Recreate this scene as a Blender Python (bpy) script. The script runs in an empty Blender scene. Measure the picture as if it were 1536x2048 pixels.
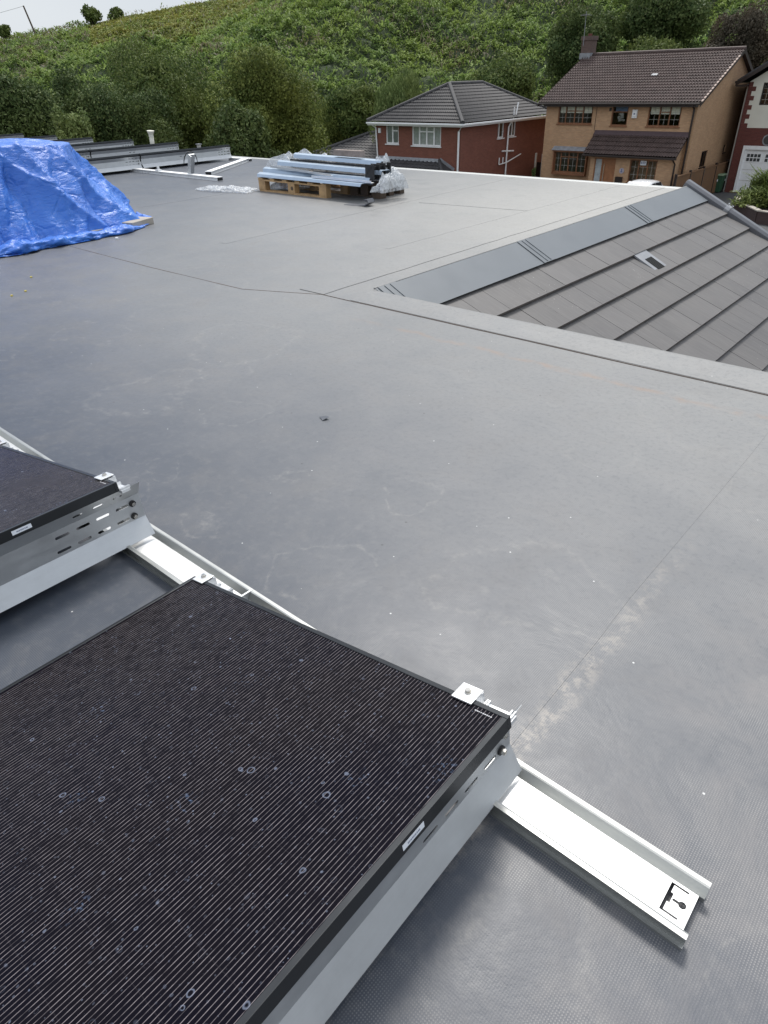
import bpy, bmesh, math, random
import numpy as np
from mathutils import Vector, Matrix, noise as mn

# ------------------------------------------------------------------ camera, sky, sun
sc = bpy.context.scene
COL = sc.collection
R = math.radians
cam_d = bpy.data.cameras.new('camera'); cam = bpy.data.objects.new('camera', cam_d); COL.objects.link(cam)
sc.camera = cam
cam_d.sensor_fit = 'VERTICAL'; cam_d.sensor_height = 36.0; cam_d.sensor_width = 27.0
cam_d.lens = 1328.725 / 2048 * 36; cam_d.clip_start = 0.02; cam_d.clip_end = 2000
_p, _r, _y = 0.57804, -0.0275293, -0.7252402
cp, sp = math.cos(_p), math.sin(_p)
fw = Vector((math.sin(_y)*cp, math.cos(_y)*cp, -sp)); rt = Vector((math.cos(_y), -math.sin(_y), 0)); up = rt.cross(fw)
r2 = math.cos(_r)*rt + math.sin(_r)*up; u2 = -math.sin(_r)*rt + math.cos(_r)*up
M = Matrix((r2, u2, -fw)).transposed().to_4x4(); M.translation = (0, 0, 1.45); cam.matrix_world = M

SUN_EL, SUN_AZ = R(58), R(-32)          # azimuth clockwise from +Y: high, ahead of the viewer behind thin cloud
w = bpy.data.worlds.new('World'); sc.world = w; w.use_nodes = True
wt = w.node_tree; wt.nodes.clear()
wo = wt.nodes.new('ShaderNodeOutputWorld'); bg = wt.nodes.new('ShaderNodeBackground'); bg.inputs[1].default_value = 0.1
sky = wt.nodes.new('ShaderNodeTexSky'); sky.sky_type = 'NISHITA'; sky.sun_disc = False
sky.sun_elevation = SUN_EL; sky.sun_rotation = SUN_AZ; sky.dust_density = 3; sky.air_density = 1.2
tc = wt.nodes.new('ShaderNodeTexCoord'); sx = wt.nodes.new('ShaderNodeSeparateXYZ'); wt.links.new(tc.outputs['Generated'], sx.inputs[0])
rmp = wt.nodes.new('ShaderNodeValToRGB'); wt.links.new(sx.outputs[2], rmp.inputs[0])
e = rmp.color_ramp.elements; e[0].position = 0.0; e[0].color = (.56, .59, .615, 1); e[1].position = 0.95; e[1].color = (1, 1, 1, 1)
el = e.new(.12); el.color = (.60, .63, .655, 1); el = e.new(.5); el.color = (.62, .68, .76, 1); el = e.new(.8); el.color = (.90, .93, .97, 1)
scl = wt.nodes.new('ShaderNodeVectorMath'); scl.operation = 'SCALE'; scl.inputs['Scale'].default_value = 10.8
wt.links.new(rmp.outputs[0], scl.inputs[0])
cn = wt.nodes.new('ShaderNodeTexNoise'); cn.inputs['Scale'].default_value = 2.2; cn.inputs['Detail'].default_value = 5
cm = wt.nodes.new('ShaderNodeMapping'); cm.inputs['Scale'].default_value = (1, 1, 2.5)
wt.links.new(tc.outputs['Generated'], cm.inputs[0]); wt.links.new(cm.outputs[0], cn.inputs[0])
cr = wt.nodes.new('ShaderNodeMapRange'); cr.inputs[1].default_value = .3; cr.inputs[2].default_value = .6; cr.inputs[3].default_value = .86; cr.inputs[4].default_value = .95
wt.links.new(cn.outputs[0], cr.inputs[0])
SD = (math.sin(R(-14))*math.cos(R(56)), math.cos(R(-14))*math.cos(R(56)), math.sin(R(56)))   # brightest cloud
dt = wt.nodes.new('ShaderNodeVectorMath'); dt.operation = 'DOT_PRODUCT'; dt.inputs[1].default_value = SD; wt.links.new(tc.outputs['Generated'], dt.inputs[0])
lr = wt.nodes.new('ShaderNodeValToRGB'); wt.links.new(dt.outputs['Value'], lr.inputs[0]); le = lr.color_ramp.elements
le[0].position = .0; le[0].color = (.62, .62, .62, 1); le[1].position = 1; le[1].color = (1, .98, .95, 1)
x_ = le.new(.42); x_.color = (.56, .565, .575, 1); x_ = le.new(.62); x_.color = (.42, .45, .50, 1); x_ = le.new(.80); x_.color = (.52, .53, .55, 1); x_ = le.new(.95); x_.color = (.80, .79, .78, 1)
lm_ = wt.nodes.new('ShaderNodeVectorMath'); lm_.operation = 'MULTIPLY'; wt.links.new(scl.outputs[0], lm_.inputs[0]); wt.links.new(lr.outputs[0], lm_.inputs[1])
ls_ = wt.nodes.new('ShaderNodeVectorMath'); ls_.operation = 'SCALE'; ls_.inputs['Scale'].default_value = 1.82; wt.links.new(lm_.outputs[0], ls_.inputs[0])
mx = wt.nodes.new('ShaderNodeMixRGB'); wt.links.new(cr.outputs[0], mx.inputs[0]); wt.links.new(sky.outputs[0], mx.inputs[1]); wt.links.new(ls_.outputs[0], mx.inputs[2])
wt.links.new(mx.outputs[0], bg.inputs[0]); wt.links.new(bg.outputs[0], wo.inputs[0])
sd = bpy.data.lights.new('sun', 'SUN'); sd.energy = 2.5; sd.angle = R(14); sd.color = (1, .955, .89)
sun = bpy.data.objects.new('sun', sd); COL.objects.link(sun)
sv = Vector((math.sin(SUN_AZ)*math.cos(SUN_EL), math.cos(SUN_AZ)*math.cos(SUN_EL), math.sin(SUN_EL)))
sun.rotation_euler = sv.to_track_quat('Z', 'Y').to_euler()
vs = sc.view_settings; vs.view_transform = 'Standard'; vs.look = 'None'; vs.exposure = 0.25; vs.gamma = 1

# ------------------------------------------------------------------ materials
class NT:
    def __init__(s, name):
        s.m = bpy.data.materials.new(name); s.m.use_nodes = True; s.t = s.m.node_tree
        s.b = s.t.nodes['Principled BSDF']; s.out = s.t.nodes['Material Output']
    def n(s, typ, **k):
        x = s.t.nodes.new(typ)
        for a, v in k.items():
            setattr(x, a, v)
        return x
    def l(s, a, b): s.t.links.new(a, b)
    def set(s, nod, **k):
        for a, v in k.items(): nod.inputs[a.replace('_', ' ')].default_value = v
        return nod
    def uv(s, scale=(1, 1, 1), kind='UV', rot=(0, 0, 0)):
        c = s.n('ShaderNodeTexCoord'); m = s.n('ShaderNodeMapping'); m.inputs['Scale'].default_value = scale; m.inputs['Rotation'].default_value = rot
        s.l(c.outputs[kind], m.inputs[0]); return m.outputs[0]
    def noise(s, vec, scale, detail=4, rough=.55, dist=0):
        x = s.n('ShaderNodeTexNoise'); s.l(vec, x.inputs['Vector'])
        s.set(x, Scale=scale, Detail=detail, Roughness=rough, Distortion=dist); return x.outputs[0]
    def mr(s, val, a, b, c, d):
        x = s.n('ShaderNodeMapRange'); s.l(val, x.inputs[0])
        for i, v in enumerate((a, b, c, d)): x.inputs[i+1].default_value = v
        return x.outputs[0]
    def math(s, op, a, b=None, c=None):
        x = s.n('ShaderNodeMath', operation=op)
        for i, v in enumerate((a, b, c)):
            if v is None: continue
            if isinstance(v, (int, float)): x.inputs[i].default_value = v
            else: s.l(v, x.inputs[i])
        return x.outputs[0]
    def mix(s, fac, a, b, typ='MIX'):
        x = s.n('ShaderNodeMixRGB', blend_type=typ)
        for i, v in enumerate((fac, a, b)):
            if isinstance(v, (int, float)): x.inputs[i].default_value = v
            elif isinstance(v, tuple): x.inputs[i].default_value = (*v, 1) if len(v) == 3 else v
            else: s.l(v, x.inputs[i])
        return x.outputs[0]
    def bump(s, h, strength=.3, dist=.01):
        x = s.n('ShaderNodeBump'); s.l(h, x.inputs['Height']); x.inputs['Strength'].default_value = strength; x.inputs['Distance'].default_value = dist
        s.l(x.outputs[0], s.b.inputs['Normal']); return x
    def col(s, c): 
        if isinstance(c, tuple): s.b.inputs['Base Color'].default_value = (*c, 1)
        else: s.l(c, s.b.inputs['Base Color'])
    def rough(s, r):
        if isinstance(r, (int, float)): s.b.inputs['Roughness'].default_value = r
        else: s.l(r, s.b.inputs['Roughness'])

def simple(name, c, rough=.5, metal=0, var=.15, scale=6, bump=0, spec=.5, kind='Object', coat=0):
    k = NT(name); v = k.uv(kind=kind)
    n = k.noise(v, scale, 5)
    lo = tuple(x*(1-var) for x in c); hi = tuple(min(1, x*(1+var)) for x in c)
    k.col(k.mix(k.mr(n, .3, .7, 0, 1), lo, hi)); k.rough(k.mr(n, .3, .7, rough*.85, min(1, rough*1.15)))
    k.b.inputs['Metallic'].default_value = metal; k.b.inputs['Specular IOR Level'].default_value = spec
    k.b.inputs['Coat Weight'].default_value = coat
    if bump: k.bump(k.noise(v, scale*6, 4), bump, .01)
    return k.m

def m_membrane(name='roof_membrane', light=1.0):
    k = NT(name); v = k.uv(kind='Object')
    n1 = k.noise(v, .55, 5, .6); n2 = k.noise(v, 3.5, 8, .68, .4); n3 = k.noise(v, 22, 5, .7)
    s = k.n('ShaderNodeSeparateXYZ'); k.l(v, s.inputs[0]); X, Y = s.outputs[0], s.outputs[1]
    c = k.mix(k.mr(n1, .35, .65, 0, 1), (.054*light, .064*light, .084*light), (.066*light, .075*light, .094*light))
    # sky glare painted into colour: paler far right, darker left and near panels
    glare = k.math('ADD', k.math('MULTIPLY', k.mr(X, -11, -4.0, 0, 1), k.math('ADD', k.mr(Y, .3, 2.8, -.12, .33), k.mr(Y, 2.8, 8, 0, .70))), k.math('MULTIPLY', k.mr(X, -3.0, 0, 0, .16), k.mr(Y, .6, 2.4, .45, 1)))
    glare = k.math('ADD', glare, k.math('MULTIPLY', k.math('SUBTRACT', n1, .5), .22)); glare = k.math('ADD', glare, k.math('MULTIPLY', k.math('SUBTRACT', n2, .5), .07))
    c = k.mix(k.mr(glare, .0, 1.1, 0, 1), c, (.36*light, .352*light, .33*light))
    c = k.mix(k.mr(n2, .50, .68, 0, .20), c, (.135*light, .130*light, .128*light))
    c = k.mix(k.mr(n3, .50, .72, 0, .28), c, (.165*light, .165*light, .168*light)); n4 = k.noise(v, 38, 6, .8); c = k.mix(k.mr(n4, .36, .50, .30, 0), c, (.06, .068, .082))
    # brown drying line beside the upstand
    wob = k.math('MULTIPLY', k.math('SUBTRACT', k.noise(v, 5, 4), .5), .16)
    dd = k.math('ABSOLUTE', k.math('SUBTRACT', k.math('ADD', Y, wob), 3.475))
    f = k.math('MULTIPLY', k.mr(dd, 0, .045, 1, 0), k.mr(X, -3.4, -2.7, 0, 1))
    f = k.math('MULTIPLY', f, k.mr(k.noise(v, 9, 5), .40, .60, .1, .8))
    c = k.mix(k.math('MULTIPLY', f, .55), c, (.28, .18, .12))
    # scrubbed lighter band over the welded lap near the viewer
    wob = k.math('MULTIPLY', k.math('SUBTRACT', k.noise(v, 3.2, 5), .5), .14)
    dd = k.math('ABSOLUTE', k.math('ADD', k.math('ADD', X, wob), .475))
    f = k.math('MULTIPLY', k.mr(dd, .0, .055, 1, 0), k.mr(k.noise(v, 24, 7, .75), .46, .60, 0, .5))
    f = k.math('MULTIPLY', f, k.mr(Y, 2.4, 1.2, 0, 1))
    c = k.mix(f, c, (.43, .385, .33))
    # paler patch lower right
    f = k.math('MULTIPLY', k.mr(X, -.42, -.1, 0, 1), k.mr(Y, 2.6, 1.6, 0, 1))
    f = k.math('MULTIPLY', f, k.mr(n2, .40, .66, .0, .30)); c = k.mix(f, c, (.255, .24, .235))
    for sc_, thr in ((.8, .35), (1.9, .55)):
        vo = k.n('ShaderNodeTexVoronoi'); vo.inputs['Scale'].default_value = sc_; vv = k.n('ShaderNodeVectorMath', operation='ADD'); nz = k.n('ShaderNodeTexNoise'); nz.inputs['Scale'].default_value = 1.6; nz.inputs['Detail'].default_value = 6; k.l(v, nz.inputs['Vector'])
        s2 = k.n('ShaderNodeVectorMath', operation='SCALE'); k.l(nz.outputs['Color'], s2.inputs[0]); s2.inputs['Scale'].default_value = .7; k.l(v, vv.inputs[0]); k.l(s2.outputs[0], vv.inputs[1]); k.l(vv.outputs[0], vo.inputs['Vector'])
        sr = k.n('ShaderNodeSeparateColor'); k.l(vo.outputs['Color'], sr.inputs[0]); rad = k.mr(sr.outputs[1], 0, 1, .2, .42)
        f = k.math('MULTIPLY', k.mr(k.math('ABSOLUTE', k.math('SUBTRACT', vo.outputs['Distance'], rad)), .0, .022, 1, 0), k.math('GREATER_THAN', sr.outputs[0], thr)); f = k.math('MULTIPLY', f, k.mr(n3, .4, .65, .0, .22))
        c = k.mix(f, c, (.30, .29, .27))
    # dirt specks
    vo = k.n('ShaderNodeTexVoronoi'); k.l(v, vo.inputs['Vector']); vo.inputs['Scale'].default_value = 9
    sr = k.n('ShaderNodeSeparateColor'); k.l(vo.outputs['Color'], sr.inputs[0])
    f = k.math('MULTIPLY', k.mr(vo.outputs['Distance'], .02, .06, 1, 0), k.math('GREATER_THAN', sr.outputs[0], .72)); c = k.mix(k.math('MULTIPLY', f, .7), c, (.03, .03, .03))
    # weave
    sxn = k.math('SINE', k.math('MULTIPLY', X, 2*math.pi/.0055)); syn = k.math('SINE', k.math('MULTIPLY', Y, 2*math.pi/.0055))
    wv = k.math('ADD', sxn, k.math('MULTIPLY', syn, .8))
    near = k.math('MULTIPLY', k.mr(k.noise(v, 2.6, 4), .42, .60, .1, 1), k.mr(X, -1.2, -.3, .35, 1))
    c = k.mix(k.math('MULTIPLY', k.mr(wv, .2, 1.6, 0, .48), near), c, (.40, .385, .365))
    # specks
    vo = k.n('ShaderNodeTexVoronoi'); k.l(v, vo.inputs['Vector']); vo.inputs['Scale'].default_value = 16
    sr = k.n('ShaderNodeSeparateColor'); k.l(vo.outputs['Color'], sr.inputs[0])
    f = k.math('MULTIPLY', k.mr(vo.outputs['Distance'], .035, .06, 1, 0), k.math('GREATER_THAN', sr.outputs[0], .80))
    c = k.mix(k.math('MULTIPLY', f, .8), c, (.62, .63, .62))
    k.col(c)
    k.rough(k.mr(n2, .35, .7, .38, .52)); k.b.inputs['Specular IOR Level'].default_value = .40
    h = k.math('ADD', k.math('MULTIPLY', wv, .000022), k.math('ADD', k.math('MULTIPLY', n1, .012), k.math('MULTIPLY', n2, .003)))
    k.bump(h, .9, 1.0)
    return k.m

def m_brick(name, c1, c2, mortar, bw=.225, bh=.075):
    k = NT(name); v = k.uv()
    b = k.n('ShaderNodeTexBrick'); k.l(v, b.inputs['Vector'])
    k.set(b, Scale=1, Brick_Width=bw, Row_Height=bh, Mortar_Size=.006, Mortar_Smooth=.3, Bias=0)
    b.inputs['Color1'].default_value = (*c1, 1); b.inputs['Color2'].default_value = (*c2, 1); b.inputs['Mortar'].default_value = (*mortar, 1)
    n = k.noise(v, 1.6, 6, .7); n2 = k.noise(k.uv((1, 3.5, 1)), 4.5, 3)
    c = k.mix(k.mr(n, .3, .7, .0, .45), b.outputs[0], tuple(x*.55 for x in c1))
    c = k.mix(k.mr(n2, .5, .75, 0, .55), c, tuple(min(1, x*1.5) for x in c2))
    k.col(c); k.rough(.85); k.bump(b.outputs['Fac'], -.4, .008); return k.m

def m_tile(name, c1, c2, tw, gauge, rough=.75, moss=None):
    k = NT(name); v = k.uv()
    b = k.n('ShaderNodeTexBrick'); k.l(v, b.inputs['Vector'])
    k.set(b, Scale=1, Brick_Width=tw, Row_Height=gauge, Mortar_Size=0, Bias=0)
    b.inputs['Color1'].default_value = (*c1, 1); b.inputs['Color2'].default_value = (*c2, 1)
    n = k.noise(v, 2.3, 6, .7); n2 = k.noise(v, 26, 4, .7)
    c = k.mix(k.mr(n, .35, .7, 0, .5), b.outputs[0], tuple(x*1.45 for x in c2))
    c = k.mix(k.mr(n2, .55, .75, 0, .45), c, tuple(x*.55 for x in c1))
    if moss: c = k.mix(k.mr(k.noise(v, 1.1, 6, .75), .58, .72, 0, .5), c, moss)
    k.col(c); k.rough(rough); k.bump(n2, .25, .01); return k.m

def m_metal(name, c=(.80, .81, .82), rough=.32, brushed=(1, 60, 1), metal=1.0):
    k = NT(name); v = k.uv(kind='Object')
    n = k.noise(k.uv(brushed, 'Object'), 9, 4); n2 = k.noise(v, 7, 5, .7)
    k.col(k.mix(k.mr(n2, .3, .75, 0, 1), tuple(x*.86 for x in c), c)); k.b.inputs['Metallic'].default_value = metal
    k.rough(k.math('ADD', k.mr(n, .3, .7, rough*.85, rough*1.15), k.mr(n2, .5, .8, 0, .1)))
    return k.m

def m_cells():
    k = NT('solar_cells'); v = k.uv(kind='Object')
    s = k.n('ShaderNodeSeparateXYZ'); k.l(v, s.inputs[0]); X, Y = s.outputs[0], s.outputs[1]
    cw = 1.20/6
    u = k.math('DIVIDE', k.math('SUBTRACT', X, .02), cw); fu = k.math('FRACT', u)
    ln = k.math('FRACT', k.math('MULTIPLY', fu, 21)); d = k.math('ABSOLUTE', k.math('SUBTRACT', ln, .5))
    line = k.mr(d, .035, .085, 1, 0)
    edge = k.math('ABSOLUTE', k.math('SUBTRACT', fu, .5)); line = k.math('MULTIPLY', line, k.math('LESS_THAN', edge, .478))
    fy = k.math('FRACT', k.math('DIVIDE', Y, .1)); ey = k.math('ABSOLUTE', k.math('SUBTRACT', fy, .5))
    ins = k.math('MULTIPLY', k.math('GREATER_THAN', X, .022), k.math('LESS_THAN', X, 1.212))
    line = k.math('MULTIPLY', line, ins)
    gl = k.noise(k.uv((40, 9, 1), 'Object'), 3.2, 3, .7); line = k.math('MULTIPLY', line, k.mr(gl, .35, .66, .22, 1.25))  # uneven glints along the wires, painted into the line colour
    n = k.noise(v, 1.7, 4)
    base = k.mix(k.mr(n, .35, .65, 0, 1), (.0022, .0022, .0065), (.0050, .0040, .0060))
    gap = k.math('GREATER_THAN', ey, .490); base = k.mix(k.math('MULTIPLY', gap, .35), base, (.02, .018, .022))
    c = k.mix(line, base, (.205, .185, .195))
    # dried water spots: rings and dots
    for sc_, thr, ring in ((22, .30, 1), (55, .42, 0), (38, .25, 1), (90, .5, 0)):
        vo = k.n('ShaderNodeTexVoronoi'); vv = k.n('ShaderNodeVectorMath', operation='ADD'); k.l(v, vv.inputs[0])
        nz = k.n('ShaderNodeTexNoise'); k.l(v, nz.inputs['Vector']); nz.inputs['Scale'].default_value = 30
        sc2 = k.n('ShaderNodeVectorMath', operation='SCALE'); k.l(nz.outputs['Color'], sc2.inputs[0]); sc2.inputs['Scale'].default_value = .012
        k.l(sc2.outputs[0], vv.inputs[1]); k.l(vv.outputs[0], vo.inputs['Vector']); vo.inputs['Scale'].default_value = sc_
        sr = k.n('ShaderNodeSeparateColor'); k.l(vo.outputs['Color'], sr.inputs[0])
        rad = k.mr(sr.outputs[1], 0, 1, .06, .20)
        dd = k.math('SUBTRACT', vo.outputs['Distance'], rad)
        if ring: f = k.mr(k.math('ABSOLUTE', dd), .008, .032, 1, 0)
        else: f = k.mr(dd, -.02, .02, 1, 0)
        f = k.math('MULTIPLY', f, k.math('GREATER_THAN', sr.outputs[0], thr)); f = k.math('MULTIPLY', f, k.math('POWER', k.mr(sr.outputs[2], 0, 1, .15, .62 if ring else .9), 2.0))
        c = k.mix(f, c, (.24, .28, .38))
    # smeared bluish droppings
    vo = k.n('ShaderNodeTexVoronoi'); k.l(k.uv((1, .7, 1), 'Object'), vo.inputs['Vector']); vo.inputs['Scale'].default_value = 5.5
    f = k.math('MULTIPLY', k.mr(vo.outputs['Distance'], .03, .16, 1, 0), k.mr(k.noise(v, 90, 4, .7), .56, .64, 0, .4))
    c = k.mix(f, c, (.16, .24, .40))
    k.col(c); k.rough(k.mr(n, .3, .7, .20, .28)); k.b.inputs['IOR'].default_value = 1.14; k.b.inputs['Specular IOR Level'].default_value = .5
    k.b.inputs['Sheen Weight'].default_value = .10; k.b.inputs['Sheen Roughness'].default_value = .35; k.b.inputs['Sheen Tint'].default_value = (1, .88, .76, 1)
    return k.m

def m_tarp():
    k = NT('blue_tarpaulin'); v = k.uv(kind='Object')
    n = k.noise(v, 1.4, 5, .6); n2 = k.noise(k.uv((1.2, 1, 2.6), 'Object', (0, 0, .5)), 9, 6, .65, 1.2)
    vo = k.n('ShaderNodeTexVoronoi'); vo.feature = 'DISTANCE_TO_EDGE'; vo.inputs['Scale'].default_value = 3.2
    vv = k.n('ShaderNodeVectorMath', operation='ADD'); nz = k.n('ShaderNodeTexNoise'); nz.inputs['Scale'].default_value = 3; k.l(v, nz.inputs['Vector'])
    s2 = k.n('ShaderNodeVectorMath', operation='SCALE'); k.l(nz.outputs['Color'], s2.inputs[0]); s2.inputs['Scale'].default_value = .5
    k.l(v, vv.inputs[0]); k.l(s2.outputs[0], vv.inputs[1]); k.l(vv.outputs[0], vo.inputs['Vector'])
    k.col(k.mix(k.mr(n, .3, .7, 0, 1), (.011, .112, .50), (.030, .180, .64))); k.rough(k.mr(n2, .3, .7, .30, .42))
    k.b.inputs['Specular IOR Level'].default_value = .6
    k.b.inputs['Sheen Weight'].default_value = .1
    h = k.math('ADD', k.math('MULTIPLY', n2, .017), k.math('MULTIPLY', k.mr(vo.outputs['Distance'], 0, .12, 0, 1), .010)); k.bump(h, .8, 1.0)
    return k.m

def m_leaf(name, dark, mid, lightc, trans=.25):
    k = NT(name)
    g = k.n('ShaderNodeNewGeometry'); rnd = g.outputs['Random Per Island']
    r_ = k.n('ShaderNodeValToRGB'); k.l(rnd, r_.inputs[0]); e = r_.color_ramp.elements
    e[0].color = (*dark, 1); e[1].color = (*lightc, 1); x = e.new(.55); x.color = (*mid, 1)
    n = k.noise(k.uv(kind='Object'), .22, 6, .65); n2 = k.noise(k.uv(kind='Object'), 1.3, 4)
    c = k.mix(k.mr(n, .40, .62, 0, .75), r_.outputs[0], tuple(a*b for a, b in zip(mid, (1.45, 1.18, .95))))
    c = k.mix(k.mr(n2, .50, .68, 0, .6), c, tuple(x*.75 for x in dark))
    k.col(c); k.rough(.6); k.b.inputs['Specular IOR Level'].default_value = .14
    tr = k.n('ShaderNodeBsdfTranslucent'); k.l(c, tr.inputs[0]); ms = k.n('ShaderNodeMixShader'); ms.inputs[0].default_value = trans
    k.l(k.b.outputs[0], ms.inputs[1]); k.l(tr.outputs[0], ms.inputs[2]); k.l(ms.outputs[0], k.out.inputs[0])
    return k.m

def m_glass(name='window_glass', tint=(.90, .93, .93)):
    k = NT(name); k.t.nodes.remove(k.b)
    t = k.n('ShaderNodeBsdfTransparent'); t.inputs[0].default_value = (*tint, 1)
    g = k.n('ShaderNodeBsdfGlossy'); g.inputs['Roughness'].default_value = .02
    f = k.n('ShaderNodeFresnel'); f.inputs[0].default_value = 1.5
    m = k.n('ShaderNodeMixShader'); k.l(k.mr(f.outputs[0], 0, 1, .03, 1), m.inputs[0]); k.l(t.outputs[0], m.inputs[1]); k.l(g.outputs[0], m.inputs[2]); k.l(m.outputs[0], k.out.inputs[0])
    return k.m

def m_film():
    k = NT('plastic_film'); v = k.uv(kind='Object'); n = k.noise(v, 14, 5, .6, .8)
    k.col((.70, .73, .76)); k.rough(.2); k.b.inputs['Specular IOR Level'].default_value = .7
    k.bump(n, .9, .03)
    t = k.n('ShaderNodeBsdfTransparent'); m = k.n('ShaderNodeMixShader'); k.l(k.mr(n, .35, .65, .25, .72), m.inputs[0])
    k.l(k.b.outputs[0], m.inputs[1]); k.l(t.outputs[0], m.inputs[2]); k.l(m.outputs[0], k.out.inputs[0]); return k.m

def m_slate():
    k = NT('grey_roof_tiles'); v = k.uv(); g = k.n('ShaderNodeNewGeometry')
    n = k.noise(v, 1.2, 5, .6); n2 = k.noise(k.uv((14, 1.2, 1)), 3, 4); n3 = k.noise(v, 45, 3)
    c = k.mix(g.outputs['Random Per Island'], (.078, .075, .076), (.112, .107, .106))
    c = k.mix(k.mr(n, .35, .7, 0, .7), c, (.125, .118, .112)); c = k.mix(k.mr(n2, .45, .75, 0, .3), c, (.19, .185, .18))
    vo = k.n('ShaderNodeTexVoronoi'); k.l(v, vo.inputs['Vector']); vo.inputs['Scale'].default_value = 26
    sr = k.n('ShaderNodeSeparateColor'); k.l(vo.outputs['Color'], sr.inputs[0])
    f = k.math('MULTIPLY', k.mr(vo.outputs['Distance'], .08, .16, 1, 0), k.math('GREATER_THAN', sr.outputs[0], .62))
    f = k.math('MULTIPLY', f, k.mr(k.noise(v, .9, 3, .5), .54, .66, 0, .75)); c = k.mix(f, c, (.55, .53, .5))
    k.col(c); k.rough(.55); k.bump(k.math('ADD', n3, n2), .2, .004); return k.m

def m_ground(name, a, b, scale=.6, rough=.9):
    k = NT(name); v = k.uv(kind='Object'); n = k.noise(v, scale, 8, .65); n2 = k.noise(v, scale*20, 4, .7)
    c = k.mix(k.mr(n, .35, .65, 0, 1), a, b); c = k.mix(k.mr(n2, .4, .7, 0, .4), c, tuple(x*1.6 for x in b)); k.col(c); k.rough(rough); k.bump(n2, .4, .02); return k.m

MT = dict(
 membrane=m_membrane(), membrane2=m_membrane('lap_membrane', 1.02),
 alufl=m_metal('scuffed_aluminium', (.62, .63, .635), .50, (1, 90, 1), .8), alug=m_metal('grey_extruded_aluminium', (.46, .47, .46), .40, (1, 60, 1), .85), alu=m_metal('mill_aluminium', (.86, .87, .88), .45, (1, 60, 1), .85), alu2=m_metal('satin_aluminium', (.56, .575, .585), .46, (60, 1, 1), .8),
 galv=m_metal('bluish_coated_metal', (.36, .44, .54), .40, (1, 30, 1), .75), steel=m_metal('bolt_steel', (.62, .6, .56), .25),
 black=simple('black_anodised_frame', (.045, .048, .052), .34, .8, .1), cells=m_cells(), sticker=simple('white_sticker', (.72, .75, .8), .4, 0, .05),
 ink=simple('grey_print', (.18, .2, .28), .6), glue=simple('silver_print', (.5, .5, .52), .5),
 flash=simple('grey_flashing_metal', (.125, .140, .155), .5, .0, .08, 3), slate=m_slate(), clip=m_metal('shiny_clip', (.9, .9, .9), .15),
 coping=simple('grey_verge_metal', (.11, .115, .13), .42, .15, .08, 4), dark=simple('black_rubber', (.012, .012, .013), .6),
 rustline=simple('brown_seam_line', (.09, .06, .045), .8), trim=simple('pale_edge_metal', (.42, .43, .42), .5, 0, .08, 2), tarp=m_tarp(), slab=simple('concrete_slab', (.36, .33, .29), .9, 0, .15, 10, .3), film=m_film(),
 wood=simple('pallet_pine', (.42, .27, .13), .8, 0, .3, 9, .3), woodd=simple('weathered_pallet_wood', (.085, .06, .042), .85, 0, .3, 9, .3),
 ybrick=m_brick('buff_brick', (.47, .295, .170), (.40, .24, .135), (.40, .29, .2)),
 rbrick=m_brick('red_brick', (.205, .070, .046), (.16, .054, .036), (.19, .105, .08)),
 cbrick=m_brick('sooty_chimney_brick', (.13, .085, .07), (.09, .06, .055), (.12, .10, .09)),
 dbrick=m_brick('dark_red_brick', (.13, .036, .028), (.10, .026, .022), (.12, .06, .05)),
 ytile=m_tile('brown_roof_tile', (.045, .029, .026), (.075, .050, .045), .30, .33, .7, (.12, .085, .07)),
 gtile=m_tile('charcoal_roof_tile', (.030, .030, .033), (.045, .044, .047), .33, .34, .7),
 white=simple('white_upvc', (.74, .75, .76), .35, 0, .05), offw=simple('cream_render', (.62, .61, .54), .9, 0, .06, 1.3),
 brownu=simple('brown_woodgrain_frame', (.20, .085, .038), .45, 0, .2), bdark=simple('dark_brown_plastic', (.020, .012, .010), .4),
 door=simple('brown_door', (.27, .115, .048), .5, 0, .2, 4), glass=m_glass(), curtain=simple('net_curtain', (.36, .38, .36), .9), blind=simple('cream_blind', (.85, .83, .72), .9),
 inside=simple('dark_room', (.02, .02, .02), .9), lead=simple('lead_flashing', (.23, .24, .26), .6, .1, .25, 5),
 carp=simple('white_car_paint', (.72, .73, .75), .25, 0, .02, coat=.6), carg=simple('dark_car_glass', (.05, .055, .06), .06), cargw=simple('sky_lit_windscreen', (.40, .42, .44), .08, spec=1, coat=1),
 bin=simple('green_bin_plastic', (.020, .075, .038), .5, 0, .1), binlid=simple('faded_green_lid', (.20, .28, .18), .6), teal=simple('teal_plastic', (.015, .10, .095), .5),
 fence=simple('brown_fence_board', (.16, .085, .04), .8, 0, .25, 5), post=simple('pale_post', (.42, .41, .38), .8), asphalt=m_ground('asphalt', (.05, .052, .055), (.075, .077, .08)),
 ground=m_ground('ground', (.045, .05, .03), (.07, .065, .045)), hill=m_ground('hill_undergrowth', (.022, .035, .016), (.038, .058, .022), .35),
 hillg=m_ground('hill_grass', (.10, .13, .035), (.15, .165, .05), .35), soil=simple('dark_soil', (.03, .022, .016), .95), bedw=m_brick('bed_brick', (.06, .035, .032), (.05, .03, .03), (.06, .05, .05)),
 trunk=simple('bark', (.06, .05, .04), .95, 0, .3, 6, .4), pole=simple('timber_pole', (.10, .075, .055), .9), cable=simple('black_cable', (.015, .015, .015), .5),
 yellow=simple('yellow_scrap', (.55, .45, .1), .7), rust=simple('blue_notice', (.12, .14, .25), .6), paper=simple('white_paper', (.72, .74, .78), .7),
)
GL = {}
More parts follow.
